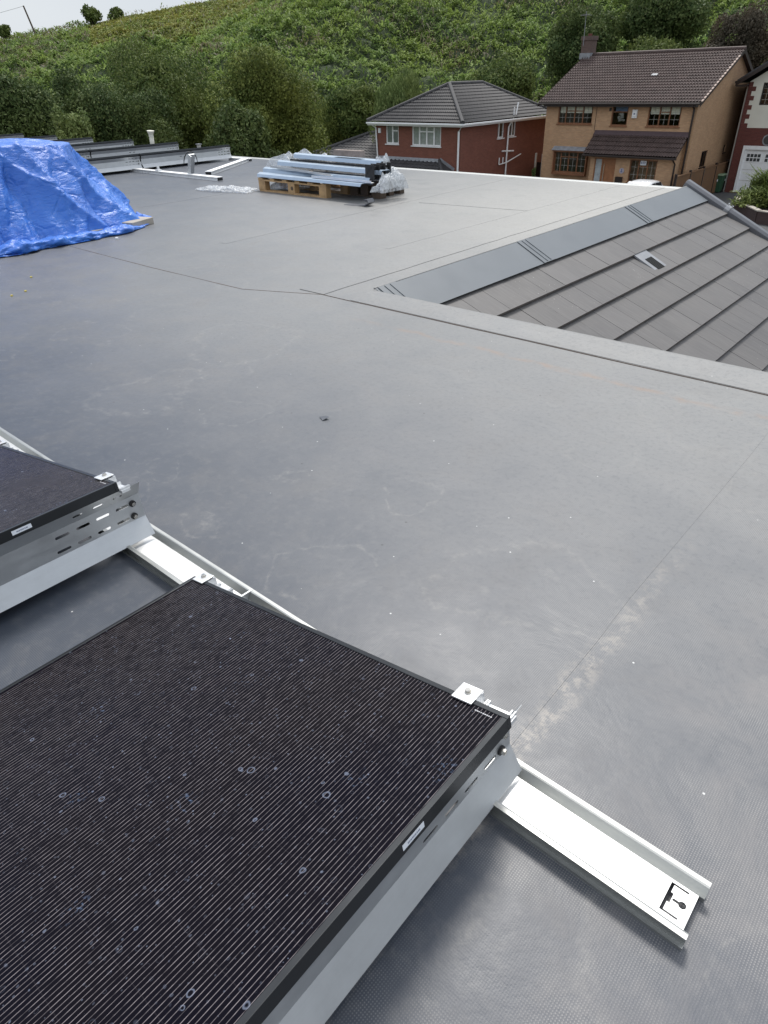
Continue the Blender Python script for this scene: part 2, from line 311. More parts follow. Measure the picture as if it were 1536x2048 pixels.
def leafm(n):
    if n not in GL:
        GL[n] = dict(
            olive=lambda: m_leaf('olive_leaves', (.048, .078, .018), (.105, .140, .034), (.29, .33, .10)),
            dark=lambda: m_leaf('dark_leaves', (.036, .065, .022), (.070, .108, .036), (.165, .205, .08)),
            mid=lambda: m_leaf('mid_leaves', (.045, .078, .022), (.090, .132, .038), (.21, .25, .085)),
            pale=lambda: m_leaf('pale_leaves', (.075, .115, .035), (.13, .18, .06), (.24, .29, .12)),
            brown=lambda: m_leaf('purple_brown_leaves', (.05, .046, .032), (.085, .075, .055), (.14, .12, .09)),
            fern=lambda: m_leaf('bracken_fronds', (.074, .130, .034), (.155, .245, .066), (.31, .40, .13), .42),
            grass=lambda: m_leaf('pale_grass', (.15, .19, .06), (.24, .28, .09), (.33, .35, .14)),
            heath=lambda: m_leaf('dry_flower_heads', (.11, .12, .075), (.17, .165, .115), (.27, .25, .19)),
            yel=lambda: m_leaf('yellow_flowers', (.35, .30, .02), (.5, .42, .03), (.6, .5, .05)),
        )[n]()
    return GL[n]

# ------------------------------------------------------------------ mesh helpers
ORG = {}
class MB:
    def __init__(s): s.v = []; s.f = []; s.uvs = None
    def quad(s, *p):
        i = len(s.v); s.v += [tuple(q) for q in p]; s.f.append(tuple(range(i, i+len(p)))); return s
    def box(s, x0, x1, y0, y1, z0, z1):
        x0, x1 = sorted((x0, x1)); y0, y1 = sorted((y0, y1)); z0, z1 = sorted((z0, z1))
        i = len(s.v); s.v += [(x, y, z) for z in (z0, z1) for x, y in ((x0, y0), (x1, y0), (x1, y1), (x0, y1))]
        s.f += [(i, i+3, i+2, i+1), (i+4, i+5, i+6, i+7), (i, i+1, i+5, i+4), (i+1, i+2, i+6, i+5), (i+2, i+3, i+7, i+6), (i+3, i, i+4, i+7)]; return s
    def prism(s, poly, axis, a, b):
        def P(p, t): return {'x': (t, p[0], p[1]), 'y': (p[0], t, p[1]), 'z': (p[0], p[1], t)}[axis]
        n = len(poly); i = len(s.v); s.v += [P(p, a) for p in poly] + [P(p, b) for p in poly]
        s.f.append(tuple(range(i, i+n))); s.f.append(tuple(range(i+2*n-1, i+n-1, -1)))
        for k in range(n): s.f.append((i+k, i+(k+1) % n, i+n+(k+1) % n, i+n+k))
        return s
    def tube(s, pts, rad, n=10, cap=True):
        pts = [Vector(p) for p in pts]; rad = rad if isinstance(rad, (list, tuple)) else [rad]*len(pts); rings = []
        for k, p in enumerate(pts):
            d = (pts[min(k+1, len(pts)-1)] - pts[max(k-1, 0)]).normalized(); a = d.orthogonal().normalized() if abs(d.z) > .9 else d.cross(Vector((0, 0, 1))).normalized(); b = d.cross(a)
            i = len(s.v); s.v += [tuple(p + rad[k]*(math.cos(t*2*math.pi/n)*a + math.sin(t*2*math.pi/n)*b)) for t in range(n)]; rings.append(i)
        for k in range(len(rings)-1):
            a, b = rings[k], rings[k+1]
            for t in range(n): s.f.append((a+t, a+(t+1) % n, b+(t+1) % n, b+t))
        if cap: s.f.append(tuple(range(rings[0], rings[0]+n))); s.f.append(tuple(range(rings[-1]+n-1, rings[-1]-1, -1)))
        return s
    def obox(s, c, u, v, w, hu, hv, hw):
        c, u, v, w = Vector(c), Vector(u)*hu, Vector(v)*hv, Vector(w)*hw; i = len(s.v)
        s.v += [tuple(c + a*u + b*v + d*w) for d in (-1, 1) for a, b in ((-1, -1), (1, -1), (1, 1), (-1, 1))]
        s.f += [(i, i+3, i+2, i+1), (i+4, i+5, i+6, i+7), (i, i+1, i+5, i+4), (i+1, i+2, i+6, i+5), (i+2, i+3, i+7, i+6), (i+3, i, i+4, i+7)]; return s
    def build(s, name, m, parent=None, smooth=False, bevel=0, loc=None, recalc=True):
        org = ORG[parent.name] if parent else Vector(loc) if loc else Vector((0, 0, 0))
        me = bpy.data.meshes.new(name); V = np.array(s.v, dtype=float).reshape(-1, 3)
        me.from_pydata([tuple(q) for q in (V - np.array(org))], [], s.f)
        if recalc:
            bm = bmesh.new(); bm.from_mesh(me); bmesh.ops.recalc_face_normals(bm, faces=bm.faces); bm.to_mesh(me); bm.free()
        uvl = me.uv_layers.new(name='m')
        nl = len(me.loops); vi = np.empty(nl, dtype=np.int32); me.loops.foreach_get('vertex_index', vi)
        if s.uvs is not None: uv = np.array(s.uvs, dtype=float)[vi]
        else:
            np_n = np.empty(len(me.polygons)*3); me.polygons.foreach_get('normal', np_n); np_n = np.abs(np_n.reshape(-1, 3))
            tot = np.empty(len(me.polygons), dtype=np.int32); me.polygons.foreach_get('loop_total', tot); fi = np.repeat(np.arange(len(me.polygons)), tot)
            nn = np_n[fi]; P = V[vi]; ax = nn.argmax(1); uv = np.where((ax == 0)[:, None], P[:, [1, 2]], np.where((ax == 1)[:, None], P[:, [0, 2]], P[:, [0, 1]]))
        uvl.data.foreach_set('uv', uv.astype(np.float32).ravel())
        me.materials.append(m)
        if smooth: me.polygons.foreach_set('use_smooth', [True]*len(me.polygons))
        me.update()
        o = bpy.data.objects.new(name, me); COL.objects.link(o)
        if parent: o.parent = parent
        else: o.location = org
        ORG[o.name] = Vector(org)
        if bevel:
            b = o.modifiers.new('bevel', 'BEVEL'); b.width = bevel; b.segments = 2; b.limit_method = 'ANGLE'; b.angle_limit = R(35)
        return o
def tag(o, label=None, cat=None, group=None, kind=None):
    if label: o['label'] = label
    if cat: o['category'] = cat
    if group: o['group'] = group
    if kind: o['kind'] = kind
    return o
def thing(name, loc, label, cat, group=None):
    o = bpy.data.objects.new(name, None); COL.objects.link(o); o.location = loc; o.empty_display_size = .2; ORG[o.name] = Vector(loc); return tag(o, label, cat, group)
def copy_tree(o, parent=None):
    c = o.copy(); COL.objects.link(c); ORG[c.name] = ORG[o.name]
    if parent: c.parent = parent
    for ch in list(o.children): copy_tree(ch, c)
    return c
def relabel(o, label, loc, group=None, rot=None):
    o['label'] = label; o.location = loc
    if group: o['group'] = group
    if rot is not None: o.rotation_euler = rot
    return o
def cut(o, mb):
    me = bpy.data.meshes.new('c'); me.from_pydata([tuple(Vector(q) - ORG[o.name]) for q in mb.v], [], mb.f)
    bm = bmesh.new(); bm.from_mesh(me); bmesh.ops.recalc_face_normals(bm, faces=bm.faces); bm.to_mesh(me); bm.free()
    c = bpy.data.objects.new('c', me); COL.objects.link(c)
    par = o.parent; o.parent = None
    md = o.modifiers.new('b', 'BOOLEAN'); md.operation = 'DIFFERENCE'; md.solver = 'EXACT'; md.object = c
    o.location = (0, 0, 0); bpy.context.view_layer.update()
    dg = bpy.context.evaluated_depsgraph_get(); n = bpy.data.meshes.new_from_object(o.evaluated_get(dg)); old = o.data
    o.modifiers.remove(md); o.data = n; bpy.data.meshes.remove(old); bpy.data.objects.remove(c); bpy.data.meshes.remove(me)
    o.parent = par
    if not par: o.location = ORG[o.name]
def capsule(cx, cy, hl, r, n=6):
    return [(cx+hl+r*math.cos(a), cy+r*math.sin(a)) for a in [(-.5+k/n)*math.pi for k in range(n+1)]] + [(cx-hl+r*math.cos(a), cy+r*math.sin(a)) for a in [(.5+k/n)*math.pi for k in range(n+1)]]

# ------------------------------------------------------------------ terrain
def lerp_t(x, T):
    if x <= T[0][0]: return T[0][1]
    for (a, b), (c, d) in zip(T, T[1:]):
        if x <= c: return b + (d-b)*(x-a)/(c-a)
    return T[-1][1]
S_T = [(-75, .17), (-66, .20), (-58, .29), (-50, .40), (-42, .47), (-10, .47)]
R0_T = [(-75, 42), (-60, 48), (-45, 54), (-36, 60), (-10, 60)]
EL_T = [(-80, 2.0), (-66, 2.42), (-63.5, 2.75), (-60, 3.3), (-58, 3.68), (-53.7, 4.28), (-50.7, 4.62), (-46, 6.5), (-38, 10.5), (0, 11)]
RC = 112
def hill_z(r, az, bumps=True):
    s = lerp_t(az, S_T); r0 = lerp_t(az, R0_T)
    base = -5.02 + s*max(0, r-r0)
    cz = 1.45 + RC*math.tan(R(lerp_t(az, EL_T)))
    crest = cz - (.20*(RC-r) if r < RC else .14*(r-RC))
    k = .6; h = max(0, k-abs(base-crest))/k; z = min(base, crest) - h*h*k/4
    if bumps and r > r0:
        x, y = r*math.sin(R(az)), r*math.cos(R(az)); fade = min(1, (r-r0)/6)
        amp = 1 if r < RC-22 else max(.12, (RC-r)/22) if r < RC else .12
        z += fade*amp*(1.1*mn.noise(Vector((x/8, y/8, 0))) + 1.0*abs(mn.noise(Vector((x/3.2, y/3.2, 3)))) + .35*mn.noise(Vector((x/1.3, y/1.3, 6))))
    return z
def grassy(a, r):   # pale grass strip just under the skyline
    return 1 if (-60.5 < a < -49 and r > 88 + 9*abs((a+54.5)/5.5)**2) else 0
def pol(az, r): return r*math.sin(R(az)), r*math.cos(R(az))
g = MB(); g.prism([(900*math.cos(t*math.pi/24), 900*math.sin(t*math.pi/24)) for t in range(48)], 'z', -6, -5.03)
tag(g.build('ground', MT['ground']), kind='structure')
hm = MB(); azs = np.linspace(-95, 12, 260); rs = np.concatenate([np.linspace(40, 118, 150), np.linspace(121, 400, 20)])
for r in rs:
    for a in azs: x, y = pol(a, r); hm.v.append((x, y, hill_z(r, a) if r > 40.5 else -5.3))
na = len(azs)
for i in range(len(rs)-1):
    for j in range(na-1): hm.f.append((i*na+j, i*na+j+1, (i+1)*na+j+1, (i+1)*na+j))
ho = hm.build('hillside', MT['hill'], smooth=True, recalc=False); ho.data.materials.append(MT['hillg'])
for i in range(len(rs)-1):
    for j in range(na-1):
        if rs[i] > 80 and rs[i] < 130 and grassy(azs[j], rs[i]): ho.data.polygons[i*(na-1)+j].material_index = 1
tag(ho, kind='structure')

def scatter(name, m, pts, ln, wd, kind, label=None, cat=None, seed=1, lay=.5, parent=None, loc=None, tilt=None):
    """cloud of bent leaf quads; pts (n,3) roots, ln/wd arrays"""
    rg = np.random.default_rng(seed); n = len(pts); a = rg.uniform(0, 2*np.pi, n)
    d = np.stack([np.cos(a), np.sin(a), np.zeros(n)], 1); e = rg.uniform(*lay, n) if isinstance(lay, tuple) else np.full(n, lay)
    d1 = d*np.cos(e)[:, None] + np.array([0, 0, 1])*np.sin(e)[:, None]; d2 = d*np.cos(e-.8)[:, None] + np.array([0, 0, 1])*np.sin(e-.8)[:, None]
    s = np.stack([-np.sin(a), np.cos(a), rg.uniform(-.4, .4, n)], 1)
    L = ln[:, None]; W = wd[:, None]
    p0 = pts; p1 = pts + d1*L*.55; p2 = p1 + d2*L*.45
    V = np.stack([p0 - s*W*.25, p0 + s*W*.25, p1 + s*W*.5, p1 - s*W*.5, p2 + s*W*.08, p2 - s*W*.08], 1).reshape(-1, 3)
    i = np.arange(n)*6; F = np.concatenate([np.stack([i, i+1, i+2, i+3], 1), np.stack([i+3, i+2, i+4, i+5], 1)])
    return raw_mesh(name, V, F, m, parent, loc)
def raw_mesh(name, V, F, m, parent=None, loc=None):
    org = np.array(ORG[parent.name]) if parent else np.array(loc if loc else (0, 0, 0))
    me = bpy.data.meshes.new(name); V = V - org
    me.vertices.add(len(V)); me.vertices.foreach_set('co', V.astype(np.float32).ravel())
    me.loops.add(F.size); me.loops.foreach_set('vertex_index', F.astype(np.int32).ravel())
    me.polygons.add(len(F)); me.polygons.foreach_set('loop_start', np.arange(0, F.size, 4, dtype=np.int32)); me.polygons.foreach_set('loop_total', np.full(len(F), 4, dtype=np.int32))
    me.update(calc_edges=True); me.materials.append(m)
    o = bpy.data.objects.new(name, me); COL.objects.link(o)
    if parent: o.parent = parent
    else: o.location = tuple(org)
    ORG[o.name] = Vector(org); return o

rg = np.random.default_rng(7)
def hill_pts(n, a0, a1, r0, r1, dens):
    out = []; 
    while len(out) < n:
        a = rg.uniform(a0, a1); r = math.sqrt(rg.uniform(r0*r0, r1*r1))
        if r < lerp_t(a, R0_T)-1: continue
        x, y = pol(a, r)
        if dens(a, r, x, y) < rg.uniform(): continue
        out.append((x, y, hill_z(r, a), a, r))
    return np.array(out)
def dens_f(a, r, x, y):
    if grassy(a, r): return .015
    return .55 + .6*mn.noise(Vector((x/5, y/5, 9)))
P = hill_pts(210000, -72, -12, 44, 113, dens_f)
cl = np.array([mn.noise(Vector((x/1.1, y/1.1, 5))) for x, y in P[:, :2]])
pts = P[:, :3].copy(); pts[:, 2] += .15 + .95*np.clip(cl+.2, 0, 1) - .25*(rg.uniform(size=len(P))**2)
tag(scatter('bracken', leafm('fern'), pts, rg.uniform(.35, .75, len(P)), rg.uniform(.07, .17, len(P)), 0, seed=3, lay=(.1, 1.1)), 'dense green bracken covering the whole hillside', 'bracken', kind='stuff')
P = hill_pts(60000, -62, -46, 84, 113, lambda a, r, x, y: grassy(a, r)+.02)
tag(scatter('hill_grass', leafm('grass'), P[:, :3], rg.uniform(.3, .6, len(P)), rg.uniform(.1, .25, len(P)), 0, seed=4, lay=(.5, 1.3)), 'pale yellow green grass just below the skyline', 'grass', kind='stuff')
P = hill_pts(13000, -72, -12, 50, 116, lambda a, r, x, y: max(0, 2.2*mn.noise(Vector((x/6, y/6, 21)))-.25) + (.35 if a < -62 and r > 90 else 0) if not grassy(a, r) else .04)
pts = P[:, :3].copy(); pts[:, 2] += .5
tag(scatter('dry_weeds', leafm('heath'), pts, rg.uniform(.25, .6, len(P)), rg.uniform(.05, .16, len(P)), 0, seed=5, lay=(.7, 1.4)), 'pale dry flower heads and weeds among the bracken', 'weeds', kind='stuff')

# ------------------------------------------------------------------ trees
def tree(name, label, cat, cx, cy, rx, zt, zb, zg, lm, n=14000, leaf=.15, seed=1, group=None, ry=None, spiky=0, lumps=42):
    k_ = 1.5 if group else 1.0; n = int(n*2.5*k_); leaf *= .66/k_**.55
    ry = ry or rx; root = thing(name, (cx, cy, zg), label, cat, group); q = np.random.default_rng(seed)
    zc = (zt+zb)/2; rz = (zt-zb)/2
    # lumps over the shell and the inside
    L = []
    for k in range(lumps):
        d = q.normal(size=3); d /= np.linalg.norm(d); d[2] = abs(d[2]) if q.uniform() < .55 else d[2]
        s = q.uniform(.45, .86) if k % 4 else q.uniform(.1, .5)
        L.append((*(d*s), q.uniform(.22, .42)))
    L = np.array(L); idx = q.integers(0, lumps, n); l = L[idx]
    d = q.normal(size=(n, 3)); d /= np.linalg.norm(d, axis=1)[:, None]; d[:, 2] = np.where(q.uniform(size=n) < .35, np.abs(d[:, 2]), d[:, 2])
    rr = l[:, 3]*q.uniform(.72, 1.08, n)
    pos = (l[:, :3] + d*rr[:, None])*np.array([rx, ry, rz]) + np.array([cx, cy, zc])
    a = q.uniform(0, 2*np.pi, n); sz = leaf*q.uniform(.6, 1.35, n)
    nrm = d + q.normal(size=(n, 3))*.55; nrm /= np.linalg.norm(nrm, axis=1)[:, None]
    t = np.cross(nrm, q.normal(size=(n, 3))); t /= np.linalg.norm(t, axis=1)[:, None]; b = np.cross(nrm, t)
    if not spiky: t = t*.75 + np.array([0, 0, .45]); t /= np.linalg.norm(t, axis=1)[:, None]; b = np.cross(nrm, t); sz = sz*1.25
    if spiky: t = t*(1-spiky) + np.array([0, 0, 1])*spiky; b = np.cross(nrm, t); sz = sz*1.3
    w = .34 if not spiky else .2
    V = np.stack([pos - t*sz[:, None]*.6, pos + b*sz[:, None]*w, pos + t*sz[:, None]*.6, pos - b*sz[:, None]*w], 1).reshape(-1, 3)
    raw_mesh('crown', V, np.arange(len(V)).reshape(-1, 4), leafm(lm), root)
    mb = MB(); h = zc - zg
    mb.tube([(cx, cy, zg-.1), (cx+.05*rx, cy, zg+h*.5), (cx, cy+.05*rx, zc+rz*.5)], [.09*rx+.03, .07*rx+.02, .02*rx], 8)
    for k in range(6):
        l = L[k*5 % lumps]; mb.tube([(cx, cy, zg+h*(.35+.08*k)), (cx+l[0]*rx*.5, cy+l[1]*ry*.5, zg+h*(.6+.06*k)), (cx+l[0]*rx, cy+l[1]*ry, zc+l[2]*rz)], [.045*rx, .03*rx, .008*rx], 6)
    mb.build('trunk', MT['trunk'], root, smooth=True)
    return root
G = 'shrubby trees behind the flat roof'
tree('broadleaf_tree', 'large rounded olive green tree directly behind the pallet', 'tree', -26.1, 21.8, 2.9, 2.75, -4.2, -5, 'olive', 26000, .13, 11, G, lumps=60)
tree('broadleaf_tree', 'tall grey green tree left of the large rounded olive tree', 'tree', -31.0, 20.4, 3.1, 2.8, -4.2, -5, 'mid', 20000, .14, 12, G)
tree('broadleaf_tree', 'dark tree above the white vent pipe, left of centre of the row', 'tree', -28.6, 17.2, 2.1, 1.9, -4.2, -5, 'dark', 17000, .13, 13, G)
tree('broadleaf_tree', 'shadowy dark tree behind the highest part of the tarpaulin', 'tree', -29.8, 14.8, 1.9, 2.1, -4.2, -5, 'dark', 16000, .14, 14, G)
tree('broadleaf_tree', 'leftmost dark tree cut off by the left edge', 'tree', -28.3, 12.1, 2.1, 2.0, -4.2, -5, 'dark', 16000, .14, 15, G)
tree('low_bush', 'small light green bush in front of the dark trees at left', 'bush', -24.6, 12.6, .8, 1.0, -3.0, -5, 'pale', 5000, .12, 16)
tree('low_bush', 'mid green bush filling the gap beside the rounded olive tree', 'bush', -24.2, 19.2, 1.6, 1.0, -4.2, -5, 'dark', 12000, .13, 17)
tree('low_bush', 'loose yellow green bush just right of the rounded olive tree', 'bush', -41.1, 40.9, 2.6, .05, -4.6, -5, 'olive', 12000, .13, 18, spiky=.5)
tree('low_bush', 'low bush above the lower garage roof', 'bush', -43.0, 47.6, 2.6, -.45, -4.6, -5, 'olive', 11000, .13, 19, spiky=.4)
tree('willow_bush', 'upright feathery light green willow bush behind the hipped roof', 'bush', -33.6, 40.9, 2.1, 1.85, -4.0, -5, 'pale', 15000, .22, 20, spiky=.75)
tree('low_bush', 'dark clump of bramble at the hill foot left of the willow bush', 'bush', -39.8, 42.4, 2.9, 1.5, -3.6, -5, 'mid', 13000, .2, 21)
tree('low_bush', 'green shrub rising behind the grey hipped roof ridge', 'bush', -32.6, 52.3, 2.7, 2.5, -3.6, -5, 'mid', 13000, .2, 22)
tree('hillside_tree', 'dark leafy tree on the hill behind the brick chimney', 'tree', -30.0, 59, 3.0, 5.6, -1.0, -3, 'dark', 16000, .2, 23)
tree('hillside_tree', 'darkest tree clump at the top edge above the brown tiled roof', 'tree', -25.3, 63.4, 3.9, 7.4, 1.0, -1, 'dark', 18000, .22, 24)
tree('hillside_tree', 'purplish brown leaved tree above the right end of the brown roof', 'tree', -17.4, 57.6, 2.5, 5.0, -2, -3, 'brown', 15000, .16, 25)
tree('hillside_tree', 'pale green bush in the gap between the buff and cream houses', 'bush', -15.3, 60.5, 2.2, 3.5, -2.5, -3, 'mid', 11000, .2, 26)
tree('low_bush', 'wide bramble hedge behind the buff house roof', 'bush', -23.0, 57.5, 3.2, 3.0, -3.5, -5, 'mid', 13000, .2, 27)
tree('skyline_bush', 'dark round bush on the skyline, left one of the close pair', 'bush', -97.0, 55.9, 1.25, 10.0, 7.6, 7.2, 'mid', 900, .34, 28)
tree('skyline_bush', 'dark bush on the skyline, right one of the close pair', 'bush', -95.6, 58.6, 1.15, 9.9, 7.7, 7.2, 'mid', 800, .34, 29)
tree('skyline_bush', 'small dark bush on the skyline at the far left', 'bush', -98.3, 44.8, .85, 7.9, 6.2, 5.8, 'mid', 500, .3, 30)
q = np.random.default_rng(5); P = []
for k in range(1500):
    a = q.normal(); P.append((-38.5+q.normal()*.8, 52.5+q.normal()*.9, 0))
P = np.array(P); 
for i in range(len(P)):
    r = math.hypot(P[i, 0], P[i, 1]); P[i, 2] = hill_z(r, math.degrees(math.atan2(P[i, 0], P[i, 1])))+.9+q.uniform(-.15, .15)
tag(scatter('yellow_flowers', leafm('yel'), P[:260], np.full(260, .16), np.full(260, .12), 0, seed=8, lay=(.2, 1)), 'patch of small yellow flowers on the bracken slope', 'flowers', kind='stuff')

# pole on the skyline
t = thing('telegraph_pole', (-98.6, 48.9, 6.6), 'thin leaning timber pole on the skyline at the far left', 'pole')
MB().tube([(-98.6, 48.9, 6.0), (-98.9, 48.2, 9.85)], [.12, .09], 8).build('pole_shaft', MT['pole'], t)
MB().tube([(-98.9, 48.2, 9.8), (-98.5, 44.5, 8.9), (-98, 40, 8.0)], .014, 5).build('wire', MT['cable'], t)

# ------------------------------------------------------------------ the building underfoot
bld = thing('school_building', (0, 0, -5), 'wide grey membrane flat roof building with a sunken grey tiled slope', 'building')
mem = MB()
XL, XR, YB, YF = -34, 7, -8, 11.0
def patch(x0, x1, y0, y1, n=1, m=1):
    for i in range(n):
        for j in range(m):
            a, b = x0+(x1-x0)*i/n, x0+(x1-x0)*(i+1)/n; c, d = y0+(y1-y0)*j/m, y0+(y1-y0)*(j+1)/m
            mem.quad((a, c, 0), (b, c, 0), (b, d, 0), (a, d, 0))
patch(XL, XR, YB, 3.80); patch(XL, -3.66, 3.80, YF)
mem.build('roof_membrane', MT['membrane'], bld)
# upstand along the near side of the tiled slope
u = MB(); prof = [(3.80, .003), (3.86, .006), (3.95, .014), (4.055, .022), (4.075, .020), (4.08, .012), (4.08, -.9), (3.80, -.9)]
u.prism(prof, 'x', -3.66, XR); u.build('upstand', MT['membrane2'], bld)
# laps
def lap(pts, w, h=.003, m='membrane2', wob=.006, seed=0):
    b = MB(); q = random.Random(seed); P = []
    for (x0, y0), (x1, y1) in zip(pts, pts[1:]):
        n = max(2, int(math.hypot(x1-x0, y1-y0)/.25))
        for i in range(n): P.append((x0+(x1-x0)*i/n, y0+(y1-y0)*i/n))
    P.append(pts[-1]); L = []
    for i, p in enumerate(P):
        a = P[max(0, i-1)]; c = P[min(len(P)-1, i+1)]; d = Vector((c[0]-a[0], c[1]-a[1])).normalized(); nn = Vector((-d.y, d.x)); o1 = q.uniform(-wob, wob); o2 = q.uniform(-wob, wob)
        L.append((Vector(p)+nn*o1, Vector(p)+nn*(w+o2)))
    for (a, b1), (c, d) in zip(L, L[1:]):
        b.quad((a.x, a.y, h), (c.x, c.y, h), (d.x, d.y, h), (b1.x, b1.y, h)); b.quad((a.x, a.y, 0), (c.x, c.y, 0), (c.x, c.y, h), (a.x, a.y, h)); b.quad((b1.x, b1.y, 0), (d.x, d.y, 0), (d.x, d.y, h), (b1.x, b1.y, h))
    o = b.build('lap_seam', MT[m], bld); return o
lap([(-3.95, 3.79), (-3.95, 11.0)], .27, .004, seed=1)
lap([(-3.95, 3.785), (2, 3.785), (6.9, 3.785)], -.003, .004, 'rustline', .002, seed=2)
lap([(-7.6, 3.54), (-6.0, 3.50), (-4.63, 3.51), (-3.95, 3.79)], -.003, .002, 'rustline', .003, seed=3)
lap([(-6.25, 4.6), (-6.5, 11.0)], .10, .0015, seed=4); lap([(-4.62, 5.4), (-4.6, 11.0)], .05, .0015, seed=5)
lap([(-.50, .99), (-.50, 3.6)], .035, .0010, 'membrane', .004, seed=8)
lap([(-9.3, 5.5), (-9.4, 11.0)], .09, .0012, seed=6)
lap([(-6.2, 7.9), (-4.62, 8.1)], .04, .003, seed=7)
# far edge trim
MB().prism([(10.90, 0.001), (10.93, .010), (11.00, .012), (11.03, .008), (11.03, -.18), (11.015, -.18), (11.015, 0)], 'x', XL, -3.70).build('edge_trim', MT['trim'], bld)
w_ = MB(); w_.box(XL+.1, XR-.1, YB+.1, 10.9, -5, -1.6).box(XL+.1, -3.9, YB+.1, 10.95, -1.6, -.02).box(-3.9, XR-.1, YB+.1, 3.7, -1.6, -.02); w_.build('wall', MT['ybrick'], bld)
# tiled slope
SX, SL = -3.66, -.49; ang = math.atan(-SL); DU = Vector((math.cos(ang), 0, -math.sin(ang))); DN = Vector((math.sin(ang), 0, math.cos(ang)))
def sp_(s, y, h=0): return Vector((SX, y, 0)) + DU*s + DN*h
gauge = .337/math.cos(ang); q = random.Random(3)
ts = MB(); y0s, y1s = 4.08, 10.98; first = .30/math.cos(ang)
for c in range(0, 13):
    s0 = first + (c-1)*gauge; off = (c % 2)*.165; yy = 3.66 + off
    if c == 0: continue
    while yy < y1s:
        a, b = max(yy, y0s), min(yy+.326, y1s)
        if b-a > .02:
            if c == 3-1+0 and abs((a+b)/2-7.92) < .12: yy += .33; continue
            j = q.uniform(-.0015, .0015); s1 = s0 + gauge + .05
            h0, h1 = .002+j, .044+j
            P8 = [sp_(s0-.03, a, h0), sp_(s0-.03, b, h0), sp_(s1-.05, b, h1), sp_(s1-.05, a, h1), sp_(s1-.05, a, h1-.030), sp_(s1-.05, b, h1-.030), sp_(s0-.03, a, h0-.01), sp_(s0-.03, b, h0-.01)]
            i = len(ts.v); ts.v += [tuple(p) for p in P8]; ts.f += [(i, i+1, i+2, i+3), (i+3, i+2, i+5, i+4), (i, i+3, i+4, i+6), (i+1, i+7, i+5, i+2)]
        yy += .33
V = np.array(ts.v); ts.uvs = [(v[1], (v[0]-SX)/math.cos(ang)) for v in ts.v]
slo = ts.build('tiled_slope', MT['slate'], bld, recalc=False)
un = MB(); un.quad(sp_(0, 4.07, -.02), sp_(6, 4.07, -.02), sp_(6, 10.98, -.02), sp_(0, 10.98, -.02)); un.build('roof_underlay', MT['dark'], bld)
# metal flashing strip under the flat roof edge, with two joint pieces
fs = .33/math.cos(ang)
def strip(y0, y1, h, w0=0, w1=fs):
    b = MB(); pts = [sp_(w0, y0, h), sp_(w1, y0, h-.0), sp_(w1, y1, h), sp_(w0, y1, h)]; lo = [p - DN*.004 for p in pts]
    b.quad(*pts).quad(*lo[::-1]).quad(pts[1], pts[2], lo[2], lo[1]).quad(pts[0], pts[1], lo[1], lo[0]).quad(pts[2], pts[3], lo[3], lo[2]); return b
edges = [4.08, 6.36, 8.92, 10.98]
for a, b in zip(edges, edges[1:]): strip(a+.002, b-.002, .036).build('ridge_flashing', MT['flash'], bld)
for y in (4.22, 6.36, 8.92):
    j = strip(y-.11, y+.11, .044, .0, fs+.003); 
    for yy in (y-.035, y+.035): j.obox(sp_(fs/2, yy, .047), DU, (0, 1, 0), DN, fs/2-.01, .008, .003)
    j.build('joint_cover', MT['flash'], bld)
MB().tube([sp_(-.01, 4.08, .030), sp_(-.01, 10.98, .030)], .008, 8).build('edge_bead', MT['membrane2'], bld)
# ventilation tile
vt = MB(); s0 = first + gauge; vt.obox(sp_(s0+gauge*.48, 7.92, .026), DU, (0, 1, 0), DN, gauge*.49, .16, .010)
vto = vt.build('vent_tile', MT['lead'], bld, bevel=.002)
vg = MB(); vg.obox(sp_(s0+gauge*.56, 7.92, .0375), DU, (0, 1, 0), DN, gauge*.26, .085, .002); vg.build('vent_opening', MT['dark'], vto)
vb = MB()
for k in range(-2, 3): vb.obox(sp_(s0+gauge*.56, 7.92+k*.034, .041), DU, (0, 1, 0), DN, gauge*.26, .004, .004)
vb.build('vent_grille', MT['cable'], vto)
# verge capping descending along the far end of the slope
vc = MB(); 
def vp_(s, y, h): return tuple(sp_(s, y, h))
pr = [(10.975, -.05), (10.97, .065), (11.005, .098), (11.09, .098), (11.12, .065), (11.12, -.12)]
P0 = [vp_(-.06, y, h) for y, h in pr]; P1 = [vp_(6, y, h) for y, h in pr]
i = 0; vc.v = P0+P1; n = len(pr); vc.f = [tuple(range(n)), tuple(range(2*n-1, n-1, -1))] + [(k, (k+1) % n, n+(k+1) % n, n+k) for k in range(n)]
vco = vc.build('verge_capping', MT['coping'], bld, bevel=.006)
for s in (.66, 1.42, 2.18):
    cj = MB(); P0 = [vp_(s-.035, y+(.004 if k > 2 else -.004), h+.005) for k, (y, h) in enumerate(pr)]; P1 = [vp_(s+.035, y+(.004 if k > 2 else -.004), h+.005) for k, (y, h) in enumerate(pr)]
    cj.v = P0+P1; cj.f = list(vc.f); cj.build('joint_clip', MT['lead'], vco)
    for ds in (-.03, .035): MB().tube([vp_(s+ds, 11.05, .100), vp_(s+ds, 11.05, .13)], .013, 8).build('clip_screw', MT['clip'], vco)
    MB().tube([vp_(s+.02, 10.98, .07), vp_(s+.07, 10.98, .02), vp_(s+.09, 10.985, -.02)], .006, 5).build('sealant_trail', MT['sticker'], vco)

